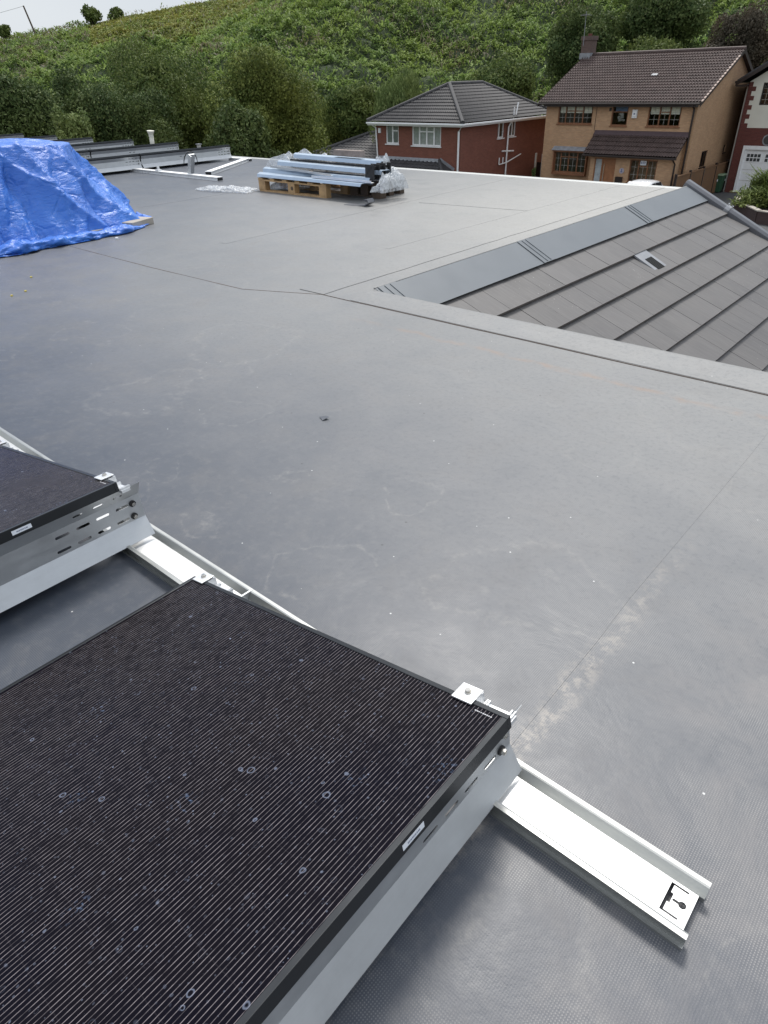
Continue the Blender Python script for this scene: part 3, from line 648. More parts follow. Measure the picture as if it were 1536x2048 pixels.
# ------------------------------------------------------------------ near solar array
XH, ZH, XLo, ZL, YE, PITCH, PL = -.435, .305, -1.626, .085, .88, 1.575, 2.25
TILT = math.atan2(ZH-ZL, XH-XLo); SW = math.hypot(ZH-ZL, XH-XLo)
def make_panel(label, group=None):
    t = thing('solar_panel', (0, 0, 0), label, 'solar panel', group)
    f = MB(); th = .035; lip = .013
    f.box(0, SW, -lip, 0, -th, 0).box(0, SW, -PL, -PL+lip, -th, 0).box(0, lip, -PL+lip, -lip, -th, 0).box(SW-lip, SW, -PL+lip, -lip, -th, 0)
    f.build('frame', MT['black'], t, bevel=.0012)
    MB().box(lip, SW-lip, -PL+lip, -lip, -.007, -.002).build('glass', MT['cells'], t)
    MB().box(lip, SW-lip, -PL+lip, -lip, -.012, -.0075).build('backsheet', MT['dark'], t)
    return t
def sticker(t, y):
    s = MB().box(SW, SW+.0006, y-.062, y+.0, -.024, -.010).build('sticker', MT['sticker'], t)
    k = MB(); q = random.Random(4)
    yy = y-.048
    while yy < y-.012:
        w = q.uniform(.0012, .003); k.box(SW+.0006, SW+.0009, yy, yy+w, -.0195, -.0150); yy += w+q.uniform(.0008, .002)
    k.build('print', MT['ink'], s)
p1 = make_panel('nearest black solar panel with dried water spots, bottom left', None); p1.location = (XLo, YE, ZL); p1.rotation_euler = (0, -TILT, 0)
k = MB(); q = random.Random(2)
for i in range(9): k.box(SW-.075+i*.005, SW-.075+i*.005+q.uniform(.0025, .004), -.026, -.0235, -.002, -.0014)
k.build('maker_mark', MT['glue'], p1)
far_proto = copy_tree(p1); 
for c in list(far_proto.children):
    if c.name.startswith('maker'): bpy.data.objects.remove(c)
sticker(p1, -.305)
p2 = copy_tree(p1); relabel(p2, 'second solar panel reflecting brownish sky, at the left edge', (XLo-PITCH, YE, ZL))
for o in (p1, p2): o['group'] = 'solar panels of the near array'

# wind deflector (profile in x,z relative to the panel's high edge)
DEF = [(-.012, .262), (-.040, .205), (-.030, .112), (.010, .047)]
def make_deflector(y0, y1, label, slots=True):
    t = thing('wind_deflector', (0, 0, 0), label, 'wind deflector')
    th = .0018; a = [(x, z) for x, z in DEF]; b = [(x-th, z-th*.4) for x, z in reversed(DEF)]
    m = MB().prism(a+b, 'y', y0, y1); o = m.build('deflector_sheet', MT['alu2'], t)
    if slots:
        c = MB()
        for zz, offs in ((.178, (.075, .150, .225, .300)), (.128, (.085, .160, .235, .310))):
            for d in offs: c.prism(capsule(y1-d, zz, .020, .0050), 'x', -.08, .02)
        for d in (.055, .13, .205):
            c.prism(capsule(y1-d-.03, .232, .014, .004), 'x', -.08, .02)
        for e_ in (1.2, 1.3): 
            for zz in (.178, .128): c.prism(capsule(y1-e_, zz, .020, .0050), 'x', -.08, .02)
        cut(o, c)
    for d, zz, xx in ((.035, .178, -.034), (.042, .130, -.029)):
        b = MB(); b.tube([(xx-.002, y1-d, zz), (xx+.003, y1-d, zz)], .0125, 14); b.build('washer', MT['dark'], t)
        b = MB(); b.tube([(xx+.003, y1-d, zz), (xx+.011, y1-d, zz)], .008, 6); b.tube([(xx+.011, y1-d, zz), (xx+.013, y1-d, zz)], .005, 8); b.build('bolt', MT['steel'], t)
    return t
d1 = make_deflector(-1.30, .955, 'aluminium wind deflector under the nearest panel edge'); d1.location = (XH, 0, 0)
d2 = copy_tree(d1); relabel(d2, 'slotted aluminium wind deflector under the second panel, left', (XH-PITCH, .01, 0))
for o in (d1, d2): o['group'] = 'wind deflectors of the near array'

# rail
t = thing('mounting_rail', (.012, .83, 0), 'wide bright aluminium base rail with keyhole end, under the near panels', 'mounting rail')
rl = .012-5.6
def rp(y, z): return (.83+y, z)
near = [(0, 0), (0, .009), (.003, .009), (.005, .004), (.012, .004), (.010, .046), (-.003, .0475), (-.003, .0505), (.008, .0515), (.012, .050), (.025, .028), (.025, .0255), (.0235, .0255), (.0125, .044), (.015, 0)]
far = [(.136-y, z) for y, z in near]
o = MB().prism([rp(*p) for p in near], 'x', rl, .012).prism([rp(*p) for p in reversed(far)], 'x', rl, .012).build('side_flange', MT['alug'], t)
fl = MB().box(rl, .001, .8552, .9408, .0255, .028).build('rail_floor', MT['alufl'], t)
c = MB().prism([(-.052, .865), (-.016, .865), (-.016, .869), (-.0455, .869), (-.0455, .889), (-.040, .889), (-.040, .912), (-.0455, .912), (-.0455, .930), (-.016, .930), (-.016, .934), (-.052, .934)], 'z', .02, .05); cut(fl, c)
key = [(-.018+.0078*math.cos(a), .900+.0078*math.sin(a)) for a in [math.pi+.37-2*math.pi*0+(k+1)*(2*math.pi-.74)/13 for k in range(12)]]
key = [(-.018+.0078*math.cos(math.pi+.37+k*(2*math.pi-.74)/14), .900+.0078*math.sin(math.pi+.37+k*(2*math.pi-.74)/14)) for k in range(15)] + [(-.036, .9028), (-.038, .9015), (-.0385, .900), (-.038, .8985), (-.036, .8972)]
cut(fl, MB().prism(key, 'z', .02, .05))
MB().box(-1.462, -1.455, .8285, .967, .0, .0522).build('splice', MT['alu2'], t)
t.rotation_euler = (0, 0, R(-.55))

# end clamps
def make_clamp(label):
    t = thing('end_clamp', (0, 0, 0), label, 'clamp')
    MB().box(-.027, .027, -.020, .030, .001, .005).build('clamp_plate', MT['alu'], t, bevel=.0008)
    MB().tube([(0, .008, .005), (0, .008, .008)], .009, 14).tube([(0, .008, .008), (0, .008, .014)], .0065, 6).build('bolt', MT['steel'], t)
    b = MB(); b.box(-.02, .02, .026, .030, -.034, .001).box(-.030, .105, .004, .036, -.046, -.036)
    for x in (.028, .034, .092, .1): b.box(x, x+.003, .002, .040, -.036, -.028)
    b.box(-.024, -.020, .004, .034, -.036, -.004).box(.020, .024, .004, .034, -.036, -.004)
    b.build('clamp_base', MT['alu'], t); return t
def on_panel(s, dx=0): return (XLo + s*math.cos(TILT)+dx, YE, ZL + s*math.sin(TILT))
cl1 = make_clamp('square bolted clamp plate near the front corner of the nearest panel'); cl1.location = on_panel(SW-.115); cl1.rotation_euler = (0, -TILT, 0)
def sup(x, zt, label):
    t = thing('support_bracket', (x, .91, .036), label, 'bracket')
    b = MB().prism([(x-.05, .0365), (x+.07, .0365), (x+.015, zt), (x-.015, zt)], 'y', .886, .889).prism([(x-.05, .0365), (x+.07, .0365), (x+.015, zt), (x-.015, zt)], 'y', .925, .928)
    b.build('side_plates', MT['alu2'], t); MB().box(x-.05, x+.07, .889, .925, .0366, .041).build('foot', MT['alu'], t); return t
c2 = copy_tree(cl1); relabel(c2, 'small clamp at the low back corner of the nearest panel', on_panel(.045))
c3 = copy_tree(cl1); relabel(c3, 'small clamp near the raised corner of the second panel', on_panel(SW-.10, -PITCH))
c4 = copy_tree(cl1); relabel(c4, 'clamp on the low side of the second panel at the left edge', on_panel(.10, -PITCH))
for o in (cl1, c2, c3, c4): o['group'] = 'panel end clamps'
sup(XH-.09, .225, 'aluminium bracket holding up the nearest panel corner'); sup(XH-.09-PITCH, .225, 'aluminium bracket holding up the second panel corner')

# ------------------------------------------------------------------ far solar array
FX = [-13.5, -15.45, -17.4, -19.4, -21.4, -23.5]; FY = 10.42
names = ['front', 'second', 'third', 'fourth', 'fifth', 'rearmost']
fd0 = make_deflector(-2.24, 0, 'x'); first_used = False
for i, x in enumerate(FX):
    for j in range(3 if i else 3):
        y = FY - j*2.27
        pos = ['end at the right', 'middle', 'left end'][j]
        lab = f'black solar panel, {names[i]} row of the far array, {pos}'
        if not first_used: pp = far_proto; dd = fd0; first_used = True
        else: pp = copy_tree(far_proto); dd = copy_tree(fd0)
        relabel(pp, lab, (x-(XH-XLo), y, ZL+.005), 'solar panels of the far array', (0, -TILT, 0))
        relabel(dd, f'aluminium deflector sheet, {names[i]} row of the far array, {pos}', (x, y+.03, 0), 'deflectors of the far array')
def small_rail(x0, y0, x1, y1, w, h, label, name='loose_rail', z=0.0):
    L = math.hypot(x1-x0, y1-y0); t = thing(name, (x0, y0, z), label, 'rail')
    prof = [(-w/2, 0), (-w/2, h*.15), (-w*.38, h*.2), (-w*.38, h*.85), (-w/2, h*.9), (-w/2, h), (w/2, h), (w/2, h*.9), (w*.38, h*.85), (w*.38, h*.2), (w/2, h*.15), (w/2, 0)]
    m = MB().prism([(y0+a, z+b) for a, b in prof], 'x', x0, x0+L); m.build('rail_profile', MT['alu'], t)
    MB().box(x0+L, x0+L+.012, y0-w*.38, y0+w*.38, z+.008, z+h*.86).build('end_cap', MT['dark'], t)
    t.rotation_euler = (0, 0, math.atan2(y1-y0, x1-x0)); return t
small_rail(-13.6, 8.02, -10.73, 7.98, .14, .06, 'aluminium base rail sticking out from the front far row')
small_rail(-13.0, 10.45, -11.65, 8.42, .14, .06, 'loose aluminium rail lying diagonally beyond the end of the far row')
small_rail(-13.6, 10.47, -12.9, 10.47, .10, .05, 'short rail stub at the right end of the front far row')
t = thing('upright_bracket', (-11.6, 8.12, .06), 'pale metal strut standing tilted on the far base rail', 'bracket')
MB().obox((-11.72, 8.12, .21), (.94, 0, -.34), (0, 1, 0), (.34, 0, .94), .012, .065, .17).obox((-11.66, 8.05, .20), (.94, 0, -.34), (0, 1, 0), (.34, 0, .94), .03, .006, .16).build('strut_plate', MT['alu2'], t)
t = thing('rail_clamp', (-12.65, 8.0, .06), 'small clamp block on the far base rail', 'clamp')
MB().box(-12.70, -12.60, 7.96, 8.04, .06, .085).box(-12.665, -12.635, 7.98, 8.02, .085, .13).build('clamp_block', MT['alu'], t)
MB().tube([(-13.42, 9.05, .03)]+[(-13.32+.03*math.sin(a), 9.22+.17*math.cos(math.pi-a), .05+.22*math.sin(a)) for a in [k*math.pi/10 for k in range(11)]]+[(-13.42, 9.36, .02)], .010, 6).build('cable', MT['cable'], smooth=True)
tag(bpy.data.objects['cable'], 'black cable looping up in front of the front far deflector', 'cable')
t = thing('vent_pipe', (-17.3, 10.9, 0), 'pale vent pipe with a flared cap behind the far array', 'vent pipe')
MB().tube([(-17.3, 10.9, 0), (-17.28, 10.9, .36)], .055, 14).build('pipe', MT['offw'], t, smooth=True)
MB().tube([(-17.28, 10.9, .33), (-17.28, 10.9, .38), (-17.27, 10.9, .47)], [.06, .06, .095], 12).build('cap', MT['offw'], t)
t = thing('short_post', (-15.3, 10.9, 0), 'short grey post just behind the end of the second far row', 'post')
MB().box(-15.34, -15.26, 10.87, 10.93, 0, .22).build('post_body', MT['post'], t); MB().box(-15.36, -15.24, 10.85, 10.95, .22, .235).build('post_cap', MT['lead'], t)

# ------------------------------------------------------------------ tarpaulin heap
def sup_r(th, hx, hy, p):
    return 1/((abs(math.cos(th))/hx)**p + (abs(math.sin(th))/hy)**p)**(1/p)
tp = MB(); NT_, NR = 620, 170; cx, cy = -9.25, 2.55
qc = random.Random(12); CR = [(qc.uniform(-math.pi, math.pi), qc.uniform(-.45, .45), qc.uniform(.012, .05), qc.uniform(.03, .10)*qc.choice((1, 1, -.7)), qc.uniform(.0, .5)) for _ in range(64)]
def crease(th, t):
    v = 0
    for a, sl, w, h, st in CR:
        d = (th-a-sl*(t-.4)+math.pi) % (2*math.pi)-math.pi
        if abs(d) < w*6: v += h*math.exp(-abs(d)/w)*min(1, max(0, (t-st)*4))
    return v
for i in range(NR+1):
    t = i/NR
    for j in range(NT_):
        th = j/NT_*2*math.pi; c_, s_ = math.cos(th), math.sin(th)
        top = sup_r(th, .95, 1.82, 4.5); base = sup_r(th, 1.42, 2.36, 3.8)
        tw = th + .25*t; fold = mn.noise(Vector((tw*3.1, 0, 1.3)))*.8 + mn.noise(Vector((tw*7, t*1.2, 4)))*.8 + .45*mn.noise(Vector((tw*18+2*t, t*3, 8)))
        rid = 1-abs(mn.noise(Vector((th*5.5+t*1.6, t*2.0, 7))))*2.6
        if t < .40:
            s = t/.40; r = top*s; z = .965 + .06*math.cos(s*1.6) + .03*mn.noise(Vector((r*c_*2, r*s_*2, 2)))*s + (.05 if s_ < 0 else 0)*0
        elif t < .90:
            s = (t-.40)/.50; e = s**1.12; r = top + (base-top)*e + s*(1-.25*s)*(.14*fold + .07*max(0, rid)); z = .945*(1-s)**1.02
            z += .02*mn.noise(Vector((th*9, s*5, 3)))*(1-s) 
        else:
            s = (t-.90)/.10; r = base + .063*fold*.75 + .03 + s*(.15+.12*mn.noise(Vector((th*6, 0, 9)))) ; z = .012 + max(0, .05*mn.noise(Vector((th*14, s*2, 5))) + .03*mn.noise(Vector((th*33, s*3, 5)))+.012)*(1-abs(2*s-1)**3) * (1 if s < .98 else 0)
        pd = Vector((r*c_, r*s_, z)); dsp = 0
        for fq, am in ((1.3, .10), (2.7, .055), (5.6, .026), (12, .010)): dsp += am*(1-2.4*abs(mn.noise(Vector((pd.x*fq+z*fq*.9, pd.y*fq*1.2-z*fq*.4, fq)))))
        r += dsp*.7*min(1, max(0, (t-.30)*6))*(1 if t < .9 else .5) + crease(th, t)*min(1, max(0, (t-.25)*3))*(1 if t < .92 else .4)
        if t < .6: z += crease(th, t)*.35*min(1, t*2.5)
        x, y = cx+r*c_, cy+r*s_
        z += (.012*mn.noise(Vector((x*5+z*4, y*5, z*5))) + .007*mn.noise(Vector((x*13, y*13, z*11)))) * (0.3+.7*min(1, t*2)) * (0.2 if t > .9 else 1)
        # rounded shoulder
        if z > .2: z *= 1-.045*max(0, y-2.9)
        tp.v.append((x, y, max(z, .008)))
for i in range(NR):
    for j in range(NT_): tp.f.append((i*NT_+j, (i+1)*NT_+j, (i+1)*NT_+(j+1) % NT_, i*NT_+(j+1) % NT_))
o = tp.build('blue_tarpaulin', MT['tarp'], loc=(cx, cy, 0), smooth=True, recalc=False)
tag(o, 'crumpled bright blue tarpaulin draped over a tall heap', 'tarpaulin')
hb = MB(); nh, nr_ = 150, 22
for i in range(nh+1):
    u_ = i/nh; y = .6+4.05*u_; x = -7.74 - .20*abs(u_*2-1.15)**3 + .05*mn.noise(Vector((y*2.3, 0, 0)))
    rr = (.06+.045*mn.noise(Vector((y*3.1, 5, 0))))*min(1, (1-u_)*9+.15)
    for j in range(nr_):
        a = j/nr_*2*math.pi; w3 = 1+.55*mn.noise(Vector((y*6+math.cos(a), math.sin(a)*2, y*2)))+.35*mn.noise(Vector((y*17, math.cos(a)*3, math.sin(a)*3)))
        hb.v.append((x+math.cos(a)*rr*1.75*w3, y, max(.006, rr*.55+math.sin(a)*rr*.85*w3)))
for i in range(nh):
    for j in range(nr_): hb.f.append((i*nr_+j, (i+1)*nr_+j, (i+1)*nr_+(j+1) % nr_, i*nr_+(j+1) % nr_))
hb.build('bunched_hem', MT['tarp'], o, smooth=True)
def slab(x, y, rz, label, hx=.22, hy=.12, h=.055, z=0):
    m = MB().box(x-hx, x+hx, y-hy, y+hy, z, z+h); o = m.build('concrete_slab', MT['slab'], loc=(x, y, z), bevel=.006); o.rotation_euler = (0, 0, rz)
    tag(o, label, 'slab', 'slabs weighing down the tarpaulin'); return o
slab(-8.06, 4.63, .35, 'pale concrete slab at the right corner of the blue tarpaulin', .13, .20, .075)
slab(-7.93, 3.86, .15, 'flat slab in the folded hem at the middle of the tarpaulin front', .12, .32, .07)
slab(-7.97, 2.95, -.1, 'flat slab lying on the tarpaulin hem at the left edge', .14, .3, .07)

def crumple(name, label, c, sx_, sy_, h, seed, n=70, mat_='film', fr=5):
    m = MB()
    for i in range(n+1):
        for j in range(n+1):
            u_, v_ = i/n*2-1, j/n*2-1; rr = max(abs(u_), abs(v_)); wob = 1+.22*mn.noise(Vector((u_*1.5, v_*1.5, seed+9)))
            x = u_*sx_*wob; y = v_*sy_*wob; edge = max(0, 1-(u_*u_)**1.6)*max(0, 1-(v_*v_)**1.6)
            sc3 = fr/5; q1 = mn.noise(Vector((u_*2.2, v_*2.2, seed))); rid = 1-abs(mn.noise(Vector((x*5*sc3+q1, y*9*sc3, seed))))*2.0
            z = h*edge**.45*(.72+.5*q1) + .022*rid*edge**.3 + .007*(1-2*abs(mn.noise(Vector((x*16, y*22, seed+2)))))*edge**.3
            m.v.append((c[0]+x+.02*mn.noise(Vector((x*20, y*20, 1))), c[1]+y, c[2]+max(.004, z)))
    for i in range(n):
        for j in range(n): a = i*(n+1)+j; m.f.append((a, a+n+1, a+n+2, a+1))
    o = m.build(name, MT[mat_], loc=c, smooth=False, recalc=False); tag(o, label, 'plastic sheet'); return o
crumple('plastic_wrap', 'white plastic wrap trailing on the roof left of the pallet', (-9.6, 7.25, 0), .52, .20, .05, 3).rotation_euler = (0, 0, .25)
crumple('plastic_sheet', 'small crumpled white sheet behind the blue tarpaulin top', (-12.2, 4.3, .95), .3, .35, .16, 6)
crumple('plastic_wrap', 'white wrap puffed up behind the left end of the metal stack', (-8.9, 8.30, .14), .72, .20, .38, 11)
crumple('plastic_wrap', 'white wrap behind the right half of the metal stack', (-7.55, 8.25, .2), .65, .15, .24, 14)
crumple('plastic_wrap', 'clear plastic wrap standing in a peak at the right end of the stack', (-7.05, 8.15, .2), .14, .13, .34, 17, fr=6)
crumple('plastic_wrap', 'torn clear plastic hanging off the right end of the metal stack', (-6.70, 7.9, .12), .10, .28, .24, 21, fr=8)
crumple('plastic_wrap', 'crumpled plastic showing through the left pallet opening', (-8.75, 7.9, .02), .28, .22, .16, 25)

# ------------------------------------------------------------------ pallets and metal stock
def pallet(x0, x1, y0, y1, label, mat_='wood', h=.19):
    t = thing('pallet', ((x0+x1)/2, (y0+y1)/2, 0), label, 'pallet', 'pallets under the metal stock')
    xs = [x0, (x0+x1)/2-.075, x1-.15]; ys = [y0, (y0+y1)/2-.05, y1-.1]
    for x in xs:
        for y in ys: MB().box(x, x+.15, y, y+.1, .022, h-.04).build('block', MT[mat_], t, bevel=.003)
    for y in ys: MB().box(x0, x1, y, y+.1, 0, .022).build('bottom_board', MT[mat_], t)
    for y in ys: MB().box(x0, x1, y-.002, y+.102, h-.04, h-.02).build('stringer_board', MT[mat_], t)
    n = 6
    for k in range(n):
        a = x0+(x1-x0-.1)*k/(n-1); MB().box(a, a+.1, y0-.003, y1+.003, h-.02, h).build('deck_board', MT[mat_], t)
    return t
p = pallet(-9.10, -7.60, 7.5, 8.5, 'pale pine pallet under the left of the metal stack')
k = MB(); k.tube([(-8.33, 7.499, .085), (-8.33, 7.4975, .085)], .028, 16); k.build('stamp', MT['woodd'], p)
pallet(-7.52, -6.95, 7.92, 8.5, 'dark weathered pallet under the right end of the metal stack', 'woodd')
t = thing('timber_packer', (-7.1, 7.86, 0), 'short dark timber packer under the right end of the metal stock', 'timber block')
MB().box(-7.02, -6.86, 7.85, 7.98, 0, .20).build('block_body', MT['woodd'], t, bevel=.004)
def profile(L, w, h, label, loc, rz, ry=0, m='galv', kind=0, rx=0):
    t = thing('metal_profile', (0, 0, 0), label, 'metal profile', 'metal profiles stacked on the pallets')
    th = .004
    if kind == 0:   # flanged tray, mitred end
        a = [(-w/2, 0), (-w/2+.03, h), (w/2-.03, h), (w/2, 0)]; b = [(w/2-th, 0), (w/2-.03-th*.5, h-th), (-w/2+.03+th*.5, h-th), (-w/2+th, 0)]
    else:           # angle
        a = [(-w/2, h), (-w/2, 0), (w/2, 0)]; b = [(w/2, th), (-w/2+th, th), (-w/2+th, h)]
    o = MB().prism(a+b, 'x', -L/2, L/2).build('folded_sheet', MT[m], t)
    for v in o.data.vertices:
        if v.co.x < 0: v.co.x -= (v.co.y)*.9 if kind == 0 else 0
    t.location = loc; t.rotation_euler = (rx, ry, rz); return t
profile(2.35, .26, .035, 'lowest front tray with a mitred left end', (-8.05, 7.60, .205), -.02)
profile(2.45, .24, .05, 'wide pale blue tray resting second from the front', (-8.15, 7.84, .235), -.03, .0)
profile(2.30, .22, .05, 'upper blue tray lying along the middle of the stack', (-7.95, 7.93, .33), -.02, .008)
profile(1.95, .24, .05, 'topmost long tray at the back of the stack', (-7.98, 8.16, .42), -.02, .010)
profile(2.0, .20, .04, 'narrow silver tray under the topmost one', (-8.0, 8.12, .30), -.01, 0, 'alu2')
profile(1.5, .05, .03, 'thin angle bar lying loose across the front trays', (-8.35, 7.72, .292), -.10, .02, 'alu2', 1)
profile(1.2, .06, .03, 'short bright angle bar at the right front of the stack', (-7.35, 7.58, .246), -.02, 0, 'alu', 1)
profile(1.9, .03, .025, 'thin dark strip added as the shadow gap under the back tray', (-7.95, 8.02, .385), -.02, .008, 'dark', 1)  # black strip stands in for the shade between the stacked trays
t = thing('bracket_bundle', (-6.95, 7.9, .3), 'black metal end brackets at the right end of the stack', 'brackets')
b = MB()
for k in range(4): b.box(-7.02+.0, -6.86, 7.72+.12*k, 7.735+.12*k, .26, .45); b.box(-7.02+.035*k, -7.01+.035*k, 7.72, 8.1, .3+.03*k, .33+.03*k)
b.build('bracket_plates', MT['dark'], t)
o = MB().box(-8.0, -7.45, 8.1, 8.2, .49, .57).build('timber_offcut', simple('grey_weathered_timber', (.24, .20, .18), .9, 0, .25, 12, .3), loc=(-7.7, 8.15, .49), bevel=.004)
tag(o, 'grey weathered timber block lying on top of the metal stack', 'timber block')
o = MB().box(-8.32, -8.12, 7.70, 7.76, .30, .306).build('packing_scrap', MT['wood'], loc=(-8.2, 7.73, .3)); tag(o, 'small tan scrap lying on the pale blue trays', 'scrap')
# curled rubber offcut, torn flap, scraps
m = MB(); A = [(-6.98+.0, .004), (-6.75, .006), (-6.62, .02), (-6.56, .06), (-6.58, .095), (-6.64, .085)]; B = [(x+.006, z-.008) for x, z in reversed(A)]
m.prism(A+[(x, max(.0, z)) for x, z in B], 'y', 7.22, 7.36); o = m.build('membrane_offcut', MT['membrane2'], loc=(-6.8, 7.3, 0), smooth=False); o.rotation_euler = (0, 0, .1)
tag(o, 'curled strip of grey membrane lying right of the pallet', 'offcut')
m = MB().quad((-2.315, 2.13, .004), (-2.27, 2.11, .004), (-2.255, 2.145, .014), (-2.29, 2.155, .008)); o = m.build('membrane_scrap', MT['membrane2'], loc=(-2.28, 2.13, 0)); tag(o, 'small turned-up scrap lying in the middle of the flat roof', 'scrap')
from itertools import product
for k, (x, y, lb) in enumerate(((-6.05, 2.22, 'lower'), (-6.10, 2.36, 'middle'), (-6.55, 2.62, 'upper'))):
    o = MB().tube([(x, y, .001), (x, y, .010)], .010, 8).build('paper_scrap', MT['yellow'], loc=(x, y, 0)); tag(o, f'tiny pale yellow scrap left on the roof below the tarpaulin, {lb} of three', 'scrap')
o = MB().tube([(-7.5, 4.05, .001), (-7.5, 4.05, .02)], .018, 8).build('paper_scrap', MT['paper'], loc=(-7.5, 4.05, 0)); tag(o, 'tiny white scrap beside the tarpaulin hem', 'scrap')

# ------------------------------------------------------------------ houses
def mapP(axis, pos):
    # returns P(u, z, d): d metres inward from the outer face
    if axis == 'y': return lambda u, z, d: (u, pos+d, z)
    return lambda u, z, d: (pos-d, u, z)
def fbox(mb, P, u0, u1, z0, z1, d0, d1):
    a = P(u0, z0, d0); b = P(u1, z1, d1); mb.box(a[0], b[0], a[1], b[1], a[2], b[2])
def wall(mb, axis, pos, u0, u1, z0, z1, ops, dep=.12):
    P = mapP(axis, pos); us = sorted({u0, u1, *[o[0] for o in ops], *[o[1] for o in ops]}); zs = sorted({z0, z1, *[o[2] for o in ops], *[o[3] for o in ops]})
    for a, b in zip(us, us[1:]):
        for c, d in zip(zs, zs[1:]):
            m_, n_ = (a+b)/2, (c+d)/2
            if any(o[0] < m_ < o[1] and o[2] < n_ < o[3] for o in ops): continue
            mb.quad(P(a, c, 0), P(b, c, 0), P(b, d, 0), P(a, d, 0))
    for o in ops:
        a, b, c, d = o
        mb.quad(P(a, c, 0), P(a, d, 0), P(a, d, dep), P(a, c, dep)); mb.quad(P(b, c, 0), P(b, d, 0), P(b, d, dep), P(b, c, dep))
        mb.quad(P(a, c, 0), P(b, c, 0), P(b, c, dep), P(a, c, dep)); mb.quad(P(a, d, 0), P(b, d, 0), P(b, d, dep), P(a, d, dep))
def window(parent, axis, pos, op, fm, mull=(), trans={}, bars=None, curtain=None, dep=.05, sill=True, fw=.06, sillm=None):
    u0, u1, z0, z1 = op; P = mapP(axis, pos); f = MB()
    fbox(f, P, u0, u1, z0, z0+fw, dep, dep+.07); fbox(f, P, u0, u1, z1-fw, z1, dep, dep+.07)
    fbox(f, P, u0, u0+fw, z0+fw, z1-fw, dep, dep+.07); fbox(f, P, u1-fw, u1, z0+fw, z1-fw, dep, dep+.07)
    W, H = u1-u0, z1-z0; xs = [u0+fw] + [u0+W*m for m in mull] + [u1-fw]
    for m in mull: fbox(f, P, u0+W*m-fw*.55, u0+W*m+fw*.55, z0+fw, z1-fw, dep-.003, dep+.067)
    for i, tr in trans.items():
        a, b = xs[i], xs[i+1]; fbox(f, P, a+fw*.4, b-fw*.4, z0+H*tr-fw*.4, z0+H*tr+fw*.4, dep-.001, dep+.065)
    o = f.build('window', fm, parent)
    g_ = MB().quad(P(u0+fw, z0+fw, dep+.03), P(u1-fw, z0+fw, dep+.03), P(u1-fw, z1-fw, dep+.03), P(u0+fw, z1-fw, dep+.03)); g_.build('pane', MT['glass'], o)
    if bars:
        b_ = MB()
        for i in range(len(xs)-1):
            a, b = xs[i], xs[i+1]; nx, nz = bars
            for k in range(1, nx): fbox(b_, P, a+(b-a)*k/nx-.006, a+(b-a)*k/nx+.006, z0+fw, z1-fw, dep+.022, dep+.029)
            for k in range(1, nz): fbox(b_, P, a, b, z0+H*k/nz-.006, z0+H*k/nz+.006, dep+.020, dep+.027)
        b_.build('glazing_bars', MT['post'], o)
    if curtain == 'blind':
        c_ = MB(); 
        for i in range(len(xs)-1): fbox(c_, P, xs[i]+.05, xs[i+1]-.05, z1-fw-H*.36, z1-fw, dep+.04, dep+.05)
        c_.build('blind', MT['blind'], o)
    elif curtain == 'net':
        c_ = MB(); k = 0; a = u0+fw; st = .06
        while a < u1-fw-st:
            p0 = P(a, z0+fw, dep+.05+.03*(k % 2)); p1 = P(a+st, z0+fw, dep+.05+.03*((k+1) % 2)); c_.quad(p0, p1, (*p1[:2], z1-fw), (*p0[:2], z1-fw)); a += st; k += 1
        c_.build('curtain', MT['curtain'], o)
    if sill:
        s_ = MB(); fbox(s_, P, u0-.05, u1+.05, z0-.055, z0-.001, -.06, dep+.02); s_.build('sill', sillm or fm, o)
    return o
def tile_roof(parent, m, O, U, V, N, width, length, gauge=.32, roll=.15, amp=.028, step=.03, ufun=None, name='roof', sub=4):
    O, U, V, N = map(Vector, (O, U, V, N)); mb = MB(); nu = int(width/roll*sub)+1; rows = []; uv = []
    nc = int(math.ceil(length/gauge))
    for c in range(nc):
        for v, h in ((c*gauge, step), (min((c+1)*gauge, length), 0.0)):
            row = len(mb.v); rows.append((row, v))
            for i in range(nu):
                u_ = width*i/(nu-1); ph = (u_/roll) % 1; hh = amp*max(0, math.sin(ph*2*math.pi))**.7
                p_ = O + U*u_ + V*v + N*(h+hh); mb.v.append(tuple(p_)); uv.append((u_, v))
    for (a, va), (b, vb) in zip(rows, rows[1:]):
        for i in range(nu-1):
            u_ = width*(i+.5)/(nu-1)
            if ufun:
                lo, hi = ufun((va+vb)/2)
                if not lo <= u_ <= hi: continue
            mb.f.append((a+i, a+i+1, b+i+1, b+i))
    mb.uvs = uv; return mb.build(name, m, parent, recalc=False)
def pipe(parent, pts, r, m, name='downpipe'): return MB().tube(pts, r, 8).build(name, m, parent)

# buff brick house
H = thing('detached_house', (-19, 48, -5), 'buff brick house with brown tiled roof, chimney and lean-to porch', 'house')
x0, x1, y0, y1, zt = -23.85, -14.66, 43.2, 53.6, -.10
W1 = (-23.02, -20.75, -1.15, -.16); W2 = (-19.55, -18.55, -1.20, -.18); W3 = (-17.36, -15.50, -1.20, -.18); WB = (-22.9, -20.72, -3.80, -2.64)
mb = MB(); wall(mb, 'y', y0, x0, x1, -5, zt, [W1, W2, W3, WB])
SW1 = (45.4, 46.4, -3.4, -2.55); SW2 = (49.2, 49.6, -2.9, -2.5)
wall(mb, 'x', x1, y0, y1, -5, zt, [SW1, SW2]); mb.quad((x0, y0, -5), (x0, y1, -5), (x0, y1, zt), (x0, y0, zt)).quad((x0, y1, -5), (x1, y1, -5), (x1, y1, zt), (x0, y1, zt))
RY, RZ = 48.4, 2.40
for x in (x0, x1): mb.quad((x, y0, zt), (x, y1, zt), (x, RY, RZ-.1))
mb.build('wall', MT['ybrick'], H, recalc=False)
